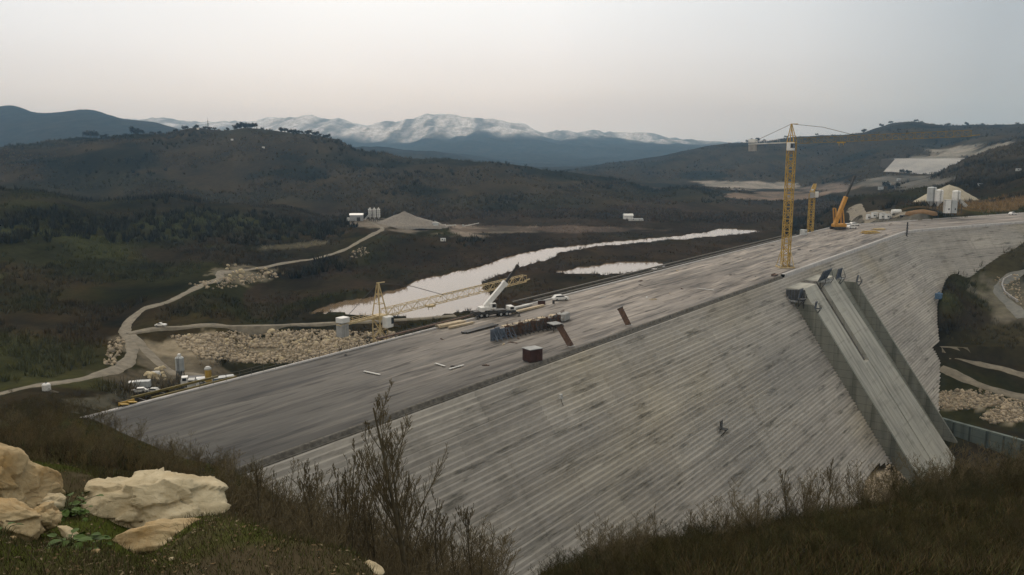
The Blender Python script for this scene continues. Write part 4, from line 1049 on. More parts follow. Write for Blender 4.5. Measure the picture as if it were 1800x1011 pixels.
m = MB(); m.box((.8, 0, 0), (1.6, 1.6, .14)); m.build('deck_board', M_dark, t)
m = MB(); m.box((.1, 0, .9), (.15, 1.4, 1.9)); m.build('panel', M_plywood, t)
m = MB(); m.bar((1.5, -.7, 0), (.2, -.7, -1.8), .12); m.bar((1.5, .7, 0), (.2, .7, -1.8), .12); m.build('bracket', M_dark, t)
t = thing('face_fitting', 'small pale box fixed high on the stepped face below the site box', 'box', dam_pt(66, KF * 6 + .3, -6), math.atan2(NN[1], NN[0]))
m = MB(); m.box((.3, 0, .4), (.5, .6, .8)); m.build('housing', M_dirty, t)
m = MB(); m.tube([(.3, 0, 0), (.9, 0, -1.4)], .06, 5); m.build('pipe', M_dark, t)

# ---- guard rails, upstream walkway and posts
def rail_run(label, s0, s1, n_, z, step, hgt, mt, nrails=2, thick=.09, group=None, name='guard_rail', lean=0.0):
    p0 = dam_pt(s0, n_, z); t = thing(name, label, 'railing', p0, 0, group)
    s = s0; pr = None; rails = MB(); k = 0
    while s <= s1 + .01:
        p = dam_pt(s, n_, z) - p0
        q = p + Vector((random.uniform(-.05, .05), random.uniform(-.05, .05), hgt * random.uniform(.92, 1.05)))
        m = MB(); m.bar(p, q, thick); m.build('post', mt, t)
        if pr is not None:
            for i in range(nrails):
                f = (i + 1) / nrails; rails.bar(pr[0].lerp(pr[1], f), p.lerp(q, f), thick * .8)
        pr = (p, q); s += step
    rails.build('rail', mt, t)
    return t
M_rail = mat('weathered_rail', (.10, .09, .075), .8, .3, 1.5)
rail_run('thin dark guard rail with posts along the near upstream edge, beside the silos', 18, 96, -WD - .35, .2, 2.6, 1.2, M_rail, 2, .07, 'upstream guard rails')
# form beams running along the outside of the upstream edge
def ledger(label, s0, s1, n_, z, mt, wd=.5):
    p0 = dam_pt(s0, n_, z); t = thing('edge_beam', label, 'form beam', p0, 0, 'form beams along the upstream edge')
    m = MB(); ss = np.linspace(s0, s1, max(2, int((s1 - s0) / 12)))
    for i in range(len(ss) - 1): m.bar(dam_pt(ss[i], n_, z) - p0, dam_pt(ss[i + 1], n_, z) - p0 , wd, .35)
    m.build('beam', mt, t)
    m = MB()
    for s in np.arange(s0 + 1, s1, 4.0): m.bar(dam_pt(s, -WD - .6, z - .3) - p0, dam_pt(s, n_ - .3, z - .3) - p0, .16)
    m.build('bracket', M_dark, t)
ledger('long dark form beam hugging the outside of the upstream edge beyond the crane', 118, 330, -WD - 1.6, .3, M_rail, .6)
ledger('long dark form beam set farther out from the upstream edge beyond the crane', 112, 322, -WD - 4.2, .5, M_rail, .65)
ledger('brown form beam beside the silo yard along the upstream edge', 62, 100, -WD - 3.0, .1, M_rust, .5)
ledger('yellow form beam at the near left end of the upstream edge, inner one', 10, 26, -WD - 1.5, .1, M_oldy, .35)
ledger('yellow form beam at the near left end of the upstream edge, outer one', 8, 24, -WD - 4.0, .2, M_oldy, .35)
for px, py, lb in ((218, 713, 'yellow steel form end lying on the near upstream edge, left one'), (232, 709, 'yellow steel form end lying on the near upstream edge, right one')):
    t = thing('form_end', lb, 'formwork', at(px, py, .25), ad_)
    m = MB(); m.box((0, 0, .25), (1.3, .9, .14), ry=.2); m.box((0, .4, .3), (1.3, .12, .5)); m.build('plate', M_yellow, t)
    for q_ in (-.4, .4): m = MB(); m.box((q_, 0, .08), (.1, .8, .2)); m.build('rib', M_dark, t)
# posts along crest kerb, rebar stubs
for i, (px, py) in enumerate(((640, 655),)): pass

# ---- silo yard beyond the near upstream edge
def silo(label, loc, r, h, leg, wm, name='silo', group=None, bands=None, n=18, top=True):
    t = thing(name, label, 'silo', loc, 0, group)
    m = MB(); m.lathe([(.25, leg - .2), (r, leg + r * 1.1), (r, leg + h), (r * .75, leg + h + .35), (.2, leg + h + .6)], n=n); b = m.build('body', wm, t)
    if bands:
        m = MB()
        for k in range(1, bands): z = leg + r + (h - r) * k / bands; m.lathe([(r + .05, z), (r + .05, z + .35)], n=n)
        m.build('band', M_dark, b)
    for k in range(4):
        a = math.pi / 4 + k * math.pi / 2
        m = MB(); m.bar((r * .9 * math.cos(a), r * .9 * math.sin(a), 0), (r * .9 * math.cos(a), r * .9 * math.sin(a), leg + r * 1.1), .22); m.build('leg', M_dark, t)
    m = MB()
    for k in range(4):
        a = math.pi / 4 + k * math.pi / 2; b2 = a + math.pi / 2
        m.bar((r * .9 * math.cos(a), r * .9 * math.sin(a), .3), (r * .9 * math.cos(b2), r * .9 * math.sin(b2), leg + .3), .1)
    m.build('brace', M_dark, t)
    if top:
        m = MB(); m.box((0, 0, leg + h + .9), (.9, .9, .9)); m.tube([(r * .3, 0, leg + h + .5), (r * .3, 0, leg + h + 1.6)], .12, 6); m.build('filter', M_white, t)
    m = MB()
    for s in (-.25, .25): m.bar((s, -r - .15, leg * .2), (s, -r - .15, leg + h + .8), .07)
    for k in range(int((leg + h) / .5)): m.bar((-.25, -r - .15, leg * .2 + k * .5), (.25, -r - .15, leg * .2 + k * .5), .05)
    m.build('ladder', M_dark, t)
    return t
p = ground(318, 672, 200, 330); silo('grey upright cement silo on thin legs in the yard behind the near edge', p, 1.35, 5.6, 2.6, M_galv)
p = at(367, 672, 0); q = Q(367, 676, 206)
t = thing('silo', 'slim yellow silo standing just behind the near upstream edge', 'silo', Vector((q.x, q.y, q.z - 3)), 0)
m = MB(); m.lathe([(.7, 1.5), (.8, 2.2), (.8, 7.2), (.5, 7.6)], n=14); m.build('body', M_yellow, t)
m = MB(); m.lathe([(.84, 6.9), (.84, 7.25), (.5, 7.7)], n=14); m.build('cap', M_dirty, t)
for k in range(4):
    m = MB(); a = k * math.pi / 2 + .5; m.bar((.75 * math.cos(a), .75 * math.sin(a), 0), (.75 * math.cos(a), .75 * math.sin(a), 2.3), .14); m.build('leg', M_yellow, t)
m = MB(); m.box((.0, 0, .1), (3, 2, .3)); m.build('base_slab', M_conc, t)
def yard(px, py, y): q = Q(px, py, y); return q
truck('white lorry with boxed load parked behind the near upstream edge', yard(352, 683, 225), rad(195), M_dirty, 'box', M_white, 6.5)
truck('white lorry with dark dump bed parked left of the yellow silo', yard(336, 678, 238), rad(200), M_white, 'dump', M_dark, 5.5)
hut('pale square container beside the yellow silo base', yard(357, 683, 215), rad(35), 2.6, 2.4, 2.6, M_dirty)
t = hut('blue container in the yard right of the yellow silo', yard(394, 675, 212), rad(30), 5.0, 2.2, 1.9, M_blue)
t = thing('water_tank', 'white round ended tank on a cradle beside the dirt track', 'tank', yard(275, 667, 278), rad(15))
m = MB(); m.lathe([(.3, -1.5), (1.2, -1.2), (1.3, 0), (1.2, 1.2), (.3, 1.5)], (0, 0, 1.7), 14, 'X'); m.build('tank', M_dirty, t)
for x in (-.8, .8): m = MB(); m.box((x, 0, .35), (.3, 1.8, .9)); m.build('cradle', M_dark, t)
truck('white truck with grey cargo box parked at the left of the yard', yard(245, 686, 255), rad(190), M_white, 'box', M_galv, 7)
car('white car parked in front of the grey boxed truck in the yard', yard(244, 690, 248), rad(200), M_white)
car('white car parked left of the track in the yard, beside the round tank', yard(259, 668, 280), rad(160), M_dirty)
car('pale car parked between the boxed truck and the form beams', yard(268, 690, 250), rad(170), M_dirty)
car('white pickup parked on the road junction above the rubble bank', Q(283, 577, 327) + Vector((0, 0, .75)), rad(175), M_white, 1.0, True)
t = thing('water_tank', 'white upright tank on top of a dark earth mound left of the yard', 'tank', Q(82, 686, 214), 0)
m = MB(); m.lathe([(1.0, 0), (1.05, .1), (1.05, 1.5), (.8, 1.8), (.25, 1.95)], n=16); m.build('tank', M_white, t)
m = MB(); m.lathe([(.3, 1.9), (.3, 2.1)], n=10); m.build('hatch', M_dark, t)
def mound(label, loc, rx, ry, h, mt, seed, name='earth_mound', peak=1.0):
    R_ = np.linspace(0, 1, 16); A_ = np.linspace(0, 2 * np.pi, 40, endpoint=False); V = []
    for r in R_:
        for a in A_:
            k = 1 + .18 * float(fbm(np.array([math.cos(a) * 2 + seed]), np.array([math.sin(a) * 2]), 1, 3, seed)[0])
            x, y = rx * r * k * math.cos(a), ry * r * k * math.sin(a)
            z = h * max(0, (1 - r) ** peak) * (1 if r < .99 else 1) - (1.5 if r > .98 else 0) + float(fbm(np.array([x]), np.array([y]), max(rx, ry) * .25, 4, seed)[0]) * h * .09
            V.append((x, y, z))
    id_ = np.arange(len(V)).reshape(16, 40); nx = np.roll(id_, -1, 1)
    Fq = np.c_[id_[:-1].ravel(), nx[:-1].ravel(), nx[1:].ravel(), id_[1:].ravel()]
    o = np_mesh(name, V, Fq, mt, smooth=True); o.location = loc
    return tag(o, label, 'mound')
M_gravel = mat('gravel_heap', (.20, .175, .145), .95, .2, .6, .3)
M_sand = mat('sand_heap', (.34, .30, .22), .95, .12, .4, .2)
M_earth = mat('dark_earth', (.075, .06, .04), .95, .3, .8, .3)
mound('dark earth mound under the white upright tank', Q(84, 692, 214) + Vector((0, 0, -1.3)), 4.2, 3.4, 2.6, M_earth, 5, peak=.7)
p = ground(712, 397, 650, 900); mound('large grey gravel heap beside the small batching silos', p, 38, 22, 12.5, M_gravel, 8, 'gravel_heap', 1.1)
p = ground(1690, 358, 480, 900); mound('large pale sand heap behind the white batching plant', p + Vector((10, 40, -2)), 25, 20, 15, M_sand, 11, 'sand_heap', .8)
p = ground(1620, 374, 480, 700); mound('orange brown spoil heap left of the batching plant', p, 9, 5, 2.0, mat('orange_spoil', (.17, .10, .045), .95, .2, .5), 14, 'spoil_heap', .7)

# batching plants
p = ground(658, 390, 600, 900)
for i, dx in enumerate((-3.6, 0, 3.6)):
    lb = ('white banded cement silo, left one of the group of three by the gravel heap', 'white banded cement silo, middle one of the group of three by the gravel heap', 'white banded cement silo, right one of the group of three by the gravel heap')[i]
    silo(lb, p + Vector((dx, i * 1.0, 0)), 1.55, 8.6, 2.6, M_white, group='banded silos by the gravel heap', bands=4, top=True)
p2 = ground(627, 388, 600, 900)
t = thing('shed', 'grey sheet metal shed with pale roof on the left bank', 'shed', p2, rad(5))
m = MB(); m.box((0, 0, 2.6), (11.5, 8, 5.2)); m.build('wall', M_grey, t)
m = MB(); m.prism([(-4.4, 5.2), (0, 6.6), (4.4, 5.2)], (0, 1, 0), (0, 0, 1), (12.2, 0, 0), (-6.1, 0, 0)); m.build('roof', M_white, t)
m = MB(); m.box((2, -4.03, 1.6), (3, .08, 3.2)); m.build('door', M_dark, t)
m = MB(); m.box((-7, 0, 1.3), (2.6, 4, 2.6)); m.build('annex', M_dirty, t)
t = thing('conveyor', 'sloping conveyor between the grey shed and the banded silos', 'conveyor', p2 + Vector((7, 0, 0)), 0)
m = MB(); m.lattice((0, 0, .8), ((p - p2).x - 9, 2, 7.5), 1.0, .9, 8, .16); m.build('truss', M_dirty, t)
m = MB(); m.bar((3, .6, 0), (3, .6, 3), .2); m.bar((6, 1.2, 0), (6, 1.2, 6), .2); m.build('support', M_dark, t)
# crusher and conveyors on the terrace
def conveyor(label, px, py, L, rise, rz):
    p = ground(px, py, 600, 950); t = thing('conveyor', label, 'conveyor', p, rz, 'conveyors on the gravel terrace')
    m = MB(); m.bar((-L / 2, 0, 1.2), (L / 2, 0, 1.2 + rise), 1.3, .7); m.build('belt_frame', M_dirty, t)
    m = MB()
    for f in (-.3, .1, .4): m.bar((L * f, -.5, 0), (L * f, -.5, 1.2 + rise * (f + .5)), .25); m.bar((L * f, .5, 0), (L * f, .5, 1.2 + rise * (f + .5)), .25)
    m.build('support', M_dark, t)
    m = MB(); m.box((-L / 2, 0, 2.0), (1.8, 2.0, 1.6)); m.build('hopper', M_galv, t)
conveyor('pale conveyor sloping down right at the left end of the crusher plant', 765, 399, 11, -3.5 + 5, rad(160))
conveyor('second pale conveyor sloping beside the first at the crusher plant', 773, 399, 11, 4.5, rad(165))
conveyor('low conveyor in the middle of the crusher plant', 790, 400, 12, 1.0, rad(0))
conveyor('long conveyor rising to the right at the right end of the crusher plant', 828, 400, 16, 3.2, rad(5))
p = ground(766, 403, 600, 950); t = thing('crusher', 'square pale crusher housing below the paired conveyors', 'crusher', p, .1)
m = MB(); m.box((0, 0, 2.2), (4.5, 3.5, 3.6), bev=.2); m.build('housing', M_dirty, t)
m = MB(); m.prism([(-2.2, 4), (-3, 5.6), (3, 5.6), (2.2, 4)], (1, 0, 0), (0, 0, 1), (0, 3, 0), (0, -1.5, 0)); m.build('hopper', M_galv, t)
m = MB()
for x in (-2, 2):
    for y in (-1.5, 1.5): m.bar((x, y, -.5), (x, y, .6), .4)
m.build('leg', M_dark, t)
for i, (px, py, lb) in enumerate(((779, 424, 'small white hut alone on the slope above the river'),)):
    p = ground(px, py, 500, 800); hut(lb, p, .2, 4.0, 3.0, 2.2, M_white, 'hut', 'hut')
p = ground(1104, 385, 850, 1300); t = thing('barn', 'white farm building with pale roof out on the flood plain', 'building', p, .1)
m = MB(); m.box((0, 0, 2), (10, 7, 4)); m.build('wall', M_white, t)
m = MB(); m.prism([(-4, 4), (0, 6), (4, 4)], (0, 1, 0), (0, 0, 1), (11, 0, 0), (-5.5, 0, 0)); m.build('roof', M_white, t)
p = ground(1118, 388, 850, 1300); hut('long low white shed right of the farm building', p, .05, 16, 4, 2.2, M_dirty, 'shed', 'shed')

# right batching plant
pb = ground(1645, 376, 470, 640)
sc = pb.y / 1480.0                                      # metres per photo pixel there
for i, (dpx, r, h, leg, lb, mt) in enumerate(((-10, 9, 30, 14, 'tall grey batching plant silo, leftmost and highest', M_galv), (-1, 9, 26, 14, 'white batching plant silo in front of the tall grey one', M_white), (38, 8, 20, 18, 'white silo at the right end of the batching plant', M_white))):
    silo(lb, pb + Vector((dpx * sc, -i * 2.0 if i < 2 else 3, 0)), r * sc * .85, h * sc * 1.05, leg * sc, mt, group='silos of the white batching plant', top=False)
for dx, lb in ((14, 'white mixing tower of the batching plant, left block'), (25, 'white mixing tower of the batching plant, right block')):
    t = thing('mixing_tower', lb, 'tower', pb + Vector((dx * sc, -3, 0)), rad(4))
    m = MB(); m.box((0, 0, 13 * sc), (9.4 * sc, 8 * sc, 22 * sc)); m.build('wall', M_white if dx == 14 else M_galv, t)
    m = MB(); m.box((0, 0, 24.6 * sc), (10 * sc, 8.6 * sc, 1.2 * sc)); m.build('roof', M_dirty, t)
    m = MB(); m.box((.5, -4.03 * sc, 9 * sc), (2.4 * sc, .06, 3 * sc)); m.build('window', M_dark, t)
    for x in (-3.6, 3.6):
        for y in (-3, 3):
            m = MB(); m.bar((x * sc, y * sc, -1), (x * sc, y * sc, 2.5 * sc), .4); m.build('leg', M_dark, t)
t = thing('conveyor', 'pale conveyor running right from the batching plant towards the slope', 'conveyor', pb + Vector((36 * sc, 2, 0)), 0)
m = MB(); m.lattice((0, 0, 10), (24 * sc, 3, 4.0), 1.4, 1.2, 9, .2); m.build('truss', M_dirty, t)
m = MB(); m.bar((4 * sc, .6, -1), (4 * sc, .6, 9), .3); m.bar((14 * sc, 1.6, -1), (14 * sc, 1.6, 6), .3); m.build('support', M_dark, t)

# far embankment: pale faced dam across the side valley
M_slab = concrete_uv('pale_facing', (.34, .33, .31), (.29, .28, .265), (.40, .39, .37), .02, .02, .5)
pa, pb_, pc, pd = Q(1572, 281, 1640), Q(1694, 280, 1640), Q(1650, 309, 1560), Q(1540, 316, 1540)
t = thing('far_embankment', 'wide pale concrete faced embankment across the far side valley', 'embankment', pa, 0)
m = MB(); pts = [pa, pb_, pc, pd]; m.uv = []
for i in range(9):
    for j in range(9):
        p = pa.lerp(pb_, i / 8).lerp(pd.lerp(pc, i / 8), j / 8) + Vector((0, -4, 2)); m.v.append(tuple(p - pa)); m.uv.append((i * 14, j * 10))
for i in range(8):
    for j in range(8): m.f.append((i * 9 + j, i * 9 + 9 + j, i * 9 + 10 + j, i * 9 + j + 1))
m.build('facing', M_slab, t)
m = MB(); m.bar(Vector((0, -1, 2)), pb_ - pa + Vector((0, -1, 2)), 6, 1.6); m.build('crest', M_kerb, t)
m = MB(); o_ = len(m.v); m.prism([(0, 2), (60, 2), (60, -60), (-40, -60)], (0, 1, 0), (0, 0, 1), (pb_ - pa), (0, 0, -1)); m.build('fill', M_earth, t)
for px, py, s_, lb in ((1562, 326, 1.0, 'pale hut cluster building below the far embankment, left one'), (1580, 318, .9, 'pale building at the foot of the far embankment, right one'), (1548, 334, 1.2, 'square white building left of the trees below the far embankment'), (1722, 327, 1.0, 'white hut alone on the brown slope above the sand heap'), (1790, 301, 1.0, 'pale shed high on the brown slope at the right edge')):
    p = ground(px, py, 560, 1500); hut(lb, p, random.uniform(-.3, .3), 4.2 * s_ * p.y / 900, 3.5 * s_, 2.6 * s_ * p.y / 900, M_galv, 'hut', 'hut')
for px, py, y0, lb in ((463, 261, 1300, 'white house on the left hillside below the tree line'), (348, 228, 1500, 'pale house on top of the left hill beside the thin mast'), (408, 247, 1300, 'small pale house left of the white house on the hillside')):
    p = ground(px, py, y0, 1900); t = thing('house', lb, 'house', p, .2); t.scale = (.4, .4, .4)
    m = MB(); m.box((0, 0, 2.5), (10, 8, 5)); m.build('wall', M_white, t)
    m = MB(); m.prism([(-4.6, 5), (0, 7.4), (4.6, 5)], (0, 1, 0), (0, 0, 1), (11, 0, 0), (-5.5, 0, 0)); m.build('roof', M_dirty, t)
p = ground(366, 227, 1500, 1900); t = thing('radio_mast', 'thin dark mast on the top of the left hill', 'mast', p)
m = MB(); m.lattice((0, 0, 0), (0, 0, 19), 1.4, 1.4, 12, .25, taper=.4); m.build('lattice', M_dark, t)
m = MB(); m.bar((0, 0, 19), (0, 0, 24), .25); m.build('antenna', M_dark, t)
# barrier on the right bank and bits
t = thing('road_barrier', 'pale curved concrete barrier beside the track on the right bank', 'barrier', ground(1770, 500, 330, 520))
pts = [ground(*q, 330, 520) - t.location + Vector((0, 0, .5)) for q in ((1778, 486), (1764, 493), (1761, 503), (1766, 515), (1776, 523), (1788, 531))]
m = MB()
for i in range(len(pts) - 1): m.bar(pts[i], pts[i + 1], .5, 1.0)
m.build('wall', M_kerb, t)
m = MB()
for p in pts: m.box(p - Vector((0, 0, .4)), (.9, .9, .5))
m.build('footing', M_conc, t)
# ------------------------------------------------------------------ rocks
def n3(P, sc, seed, octv=4):
    return (fbm(P[:, 0] + P[:, 2] * .7, P[:, 1], sc, octv, seed) + fbm(P[:, 1] - 5, P[:, 2], sc, octv, seed + 7) + fbm(P[:, 2], P[:, 0] + 9, sc, octv, seed + 13)) / 2
_ico = {}
def ico(sub):
    if sub not in _ico:
        import bmesh
        bm = bmesh.new(); bmesh.ops.create_icosphere(bm, subdivisions=sub, radius=1.0)
        bm.verts.ensure_lookup_table()
        V = np.array([v.co[:] for v in bm.verts]); Fq = np.array([[v.index for v in f.verts] for f in bm.faces]); bm.free(); _ico[sub] = (V, Fq)
    return _ico[sub]
def rock_verts(dims, seed, sub=5, cuts=22, depth=(.60, .96), rough=.05, shape=None):
    V, Fq = ico(sub); V = V.copy(); r = np.random.default_rng(seed)
    V = np.sign(V) * np.abs(V) ** .72
    V /= np.abs(V).max()
    if shape is not None: V = shape(V)
    for i in range(cuts):                                # flat breaks
        n = r.normal(size=3); n /= np.linalg.norm(n); d = r.uniform(*depth) * 1.08
        k = V @ n - d; V = V - np.outer(np.maximum(k, 0), n)
    if sub >= 4:                                         # flakes: chips that step in and out along crisp edges
        for cnt, amp in ((24, .13), (90, .06), (300, .025)):
            S_ = r.normal(size=(cnt, 3)); S_ /= np.linalg.norm(S_, axis=1, keepdims=True); hgt = r.uniform(-1, 1, cnt); tl = r.normal(size=(cnt, 3)) * .5
            D = V / (np.linalg.norm(V, axis=1, keepdims=True) + 1e-9)
            Dw = D + np.c_[n3(V, .4, seed + 31), n3(V + 3, .4, seed + 32), n3(V - 3, .4, seed + 33)] * .22
            i_ = (Dw @ S_.T).argmax(1)
            V = V + D * (amp * (hgt[i_] + ((D - S_[i_]) * tl[i_]).sum(1) * 1.5))[:, None]
    nv = V / (np.linalg.norm(V, axis=1, keepdims=True) + 1e-9)
    V = V + nv * (n3(V, .16, seed + 3) * rough * .55 + n3(V, .05, seed + 4, 2) * rough * .22)[:, None]
    return V * np.asarray(dims), Fq
def rock_mat(name, c1, c2, c3):
    m = bpy.data.materials.new(name); m.use_nodes = True; t = m.node_tree; b = t.nodes['Principled BSDF']; L = t.links.new
    b.inputs['Roughness'].default_value = .9; b.inputs['Specular IOR Level'].default_value = .15
    tc = t.nodes.new('ShaderNodeTexCoord')
    def nz(sc, d, loc=0):
        mp = t.nodes.new('ShaderNodeMapping'); mp.inputs['Location'].default_value = (loc, loc, loc); L(tc.outputs['Object'], mp.inputs[0])
        n = t.nodes.new('ShaderNodeTexNoise'); n.inputs['Scale'].default_value = sc; n.inputs['Detail'].default_value = d; n.inputs['Roughness'].default_value = .65; L(mp.outputs[0], n.inputs['Vector']); return n.outputs['Fac']
    r = t.nodes.new('ShaderNodeValToRGB'); r.color_ramp.elements[0].position = .30; r.color_ramp.elements[0].color = (*c2, 1); r.color_ramp.elements[1].position = .66; r.color_ramp.elements[1].color = (*c1, 1)
    e = r.color_ramp.elements.new(.5); e.color = (*[(a + q) / 2 for a, q in zip(c1, c2)], 1); L(nz(3.2, 10), r.inputs[0])
    r2 = t.nodes.new('ShaderNodeValToRGB'); r2.color_ramp.elements[0].position = .5; r2.color_ramp.elements[0].color = (0, 0, 0, 1); r2.color_ramp.elements[1].position = .68; r2.color_ramp.elements[1].color = (1, 1, 1, 1); L(nz(1.7, 6, 4.4), r2.inputs[0])
    x = t.nodes.new('ShaderNodeMix'); x.data_type = 'RGBA'; L(r2.outputs[0], x.inputs['Factor']); L(r.outputs[0], x.inputs[6]); x.inputs[7].default_value = (*c3, 1)
    vo = t.nodes.new('ShaderNodeTexVoronoi'); vo.feature = 'DISTANCE_TO_EDGE'; vo.inputs['Scale'].default_value = 3.0
    wn = t.nodes.new('ShaderNodeTexNoise'); wn.inputs['Scale'].default_value = 4; L(tc.outputs['Object'], wn.inputs['Vector'])
    wa = t.nodes.new('ShaderNodeMix'); wa.data_type = 'VECTOR'; wa.inputs['Factor'].default_value = .35; L(tc.outputs['Object'], wa.inputs[4]); L(wn.outputs['Color'], wa.inputs[5]); L(wa.outputs[1], vo.inputs['Vector'])
    cr = t.nodes.new('ShaderNodeMapRange'); cr.inputs[1].default_value = 0; cr.inputs[2].default_value = .03; cr.inputs[3].default_value = .90; cr.inputs[4].default_value = 1; L(vo.outputs['Distance'], cr.inputs[0])
    y = t.nodes.new('ShaderNodeMix'); y.data_type = 'RGBA'; y.blend_type = 'MULTIPLY'; y.inputs['Factor'].default_value = 1; L(x.outputs[2], y.inputs[6]); L(cr.outputs[0], y.inputs[7])
    L(y.outputs[2], b.inputs['Base Color'])
    sm = t.nodes.new('ShaderNodeMath'); sm.operation = 'ADD'; L(nz(7, 10, 2.2), sm.inputs[0]); L(cr.outputs[0], sm.inputs[1])
    bp = t.nodes.new('ShaderNodeBump'); bp.inputs['Strength'].default_value = .8; bp.inputs['Distance'].default_value = .035; L(sm.outputs[0], bp.inputs['Height']); L(bp.outputs[0], b.inputs['Normal'])
    return m
M_rock = rock_mat('cream_limestone', (.58, .49, .33), (.34, .275, .165), (.44, .34, .20))
M_rock2 = rock_mat('ochre_limestone', (.50, .395, .235), (.30, .205, .10), (.36, .22, .08))
def rock(name, label, px, py, y, dims, seed, m, rz=0, lift=0.0, sub=5, cuts=22, shape=None, rough=.05, tilt=(0, 0), group=None):
    V, Fq = rock_verts(dims, seed, sub, cuts, rough=rough, shape=shape)
    p = Q(px, py, y); o = np_mesh(name, V, Fq, m, smooth=False); p.z += lift
    o.location = p; o.rotation_euler = (tilt[0], tilt[1], rz)
    return tag(o, label, 'rock', group)
def cap(V):                                             # flat broad cap over a narrower, undercut foot
    z = V[:, 2]; k = np.where(z > .12, 1.0, .80 + .04 * np.sin(V[:, 1] * 4)); k = np.where(z < -.1, k * .97, k)
    V = V.copy(); V[:, 0] *= k; V[:, 1] *= np.where(z > .1, 1, .88)
    V[:, 2] = np.where(z > .55, .55 + (z - .55) * .55, z)
    V[:, 2] += .10 * np.clip(-np.abs(V[:, 0] + .25) + .2, 0, 1) * (z > .3) * -1.0 - .18 * np.clip(V[:, 0] - .45, 0, 1) * (z > .2) - .16 * np.clip(-V[:, 0] - .55, 0, 1) * (z > .2)
    return V
rock('boulder', 'large flat topped cream boulder, biggest of the foreground rocks', 247, 893, 6.5, (.65, .42, .35), 21, M_rock, rad(-6), -.03, 6, 26, cap, .045)
rock('rock', 'low ochre slab of rock leaning against the front of the big boulder', 288, 954, 5.8, (.40, .18, .15), 33, M_rock2, rad(4), .0, 5, 24, None, .07, (rad(-8), 0))
rock('rock', 'tall ochre rock cut off by the left edge of the picture', -12, 868, 6.0, (.44, .32, .34), 46, M_rock2, rad(25), -.02, 6, 26, None, .055, (0, rad(28)))
rock('rock', 'low ochre rock in the lower left corner below the tall one', 18, 912, 5.4, (.27, .2, .13), 52, M_rock2, rad(10), 0, 5, 22, None, .06, (0, rad(12)))
rock('rock', 'small pale rock between the tall left rock and the big boulder', 88, 884, 6.0, (.10, .08, .07), 58, M_rock, 0, 0, 4, 16, None, .06)
rock('rock', 'squat ochre rock to the right of the lower left corner rock', 72, 915, 5.5, (.13, .1, .1), 59, M_rock2, rad(30), 0, 5, 18, None, .06)
rock('rock', 'thin pale rock chip sticking out of the soil left of the slab', 122, 938, 5.4, (.11, .05, .035), 60, M_rock, rad(-30), 0, 4, 16, None, .05, (0, rad(20)))
rock('rock', 'pointed pale rock at the right foot of the big boulder', 362, 945, 5.9, (.09, .08, .10), 61, M_rock, rad(20), 0, 4, 18, None, .06)
rock('rock', 'flat ochre stone at the bottom edge of the picture', 432, 1006, 4.9, (.10, .08, .04), 62, M_rock2, rad(-15), 0, 4, 16, None, .06)
rock('rock', 'small white stone on the soil right of the ochre slab', 436, 982, 5.2, (.025, .02, .016), 63, M_rock, 0, 0, 3, 14)
for i, (px, py, y, L, a, lb) in enumerate(((540, 975, 6.0, .09, -20, 'thin white stone edge on the mound rim, left one'), (585, 990, 5.7, .13, -22, 'thin white stone edge on the mound rim, middle and longest'), (655, 1003, 5.4, .09, -25, 'thin white stone edge on the mound rim, right one'))):
    rock('rim_stone', lb, px, py, y, (L, .05, .03), 70 + i, M_rock, rad(a), .02, 4, 14, None, .04, (0, rad(14)), 'white stones along the mound rim')
for i in range(26):                                     # pebbles scattered over the mound
    px = random.uniform(20, 560); y = random.uniform(4.3, 7.5); p = Q(px, 960, y); z = tz(p.x, p.y)
    V, Fq = rock_verts(np.array([1, .8, .6]) * random.uniform(.008, .028), 200 + i, 2, 8)
    o = np_mesh('pebble', V, Fq, random.choice((M_rock, M_rock2))); o.location = (p.x, p.y, z + .004)
    tag(o, 'small pale pebble lying on the mossy soil of the foreground mound', 'pebble', 'pebbles on the foreground mound')

# rubble banks: nobody could count these
M_rub = mat('rubble_stone', (1, 1, 1), .95, .2, 3, attr='tint')
def rubble(name, spots, seed):
    V0, F0 = ico(1); r = np.random.default_rng(seed); VV_ = []; FF_ = []; CC_ = []; o = 0
    for x, y, z, s in spots:
        k = V0 * (1 + r.uniform(-.25, .25, (len(V0), 1))) * r.uniform(.6, 1.2, 3) * s; a = r.uniform(0, 6.28)
        ca, sa = math.cos(a), math.sin(a); k = np.c_[k[:, 0] * ca - k[:, 1] * sa, k[:, 0] * sa + k[:, 1] * ca, k[:, 2]]
        VV_.append(k + [x, y, z + s * .2]); FF_.append(F0 + o); o += len(V0); c0 = np.array([.36, .29, .20]) * r.uniform(.6, 1.35); CC_.append(np.tile(c0, (len(V0), 1)))
    ob = np_mesh(name, np.concatenate(VV_), np.concatenate(FF_), M_rub, np.concatenate(CC_)); ob['kind'] = 'stuff'; return ob
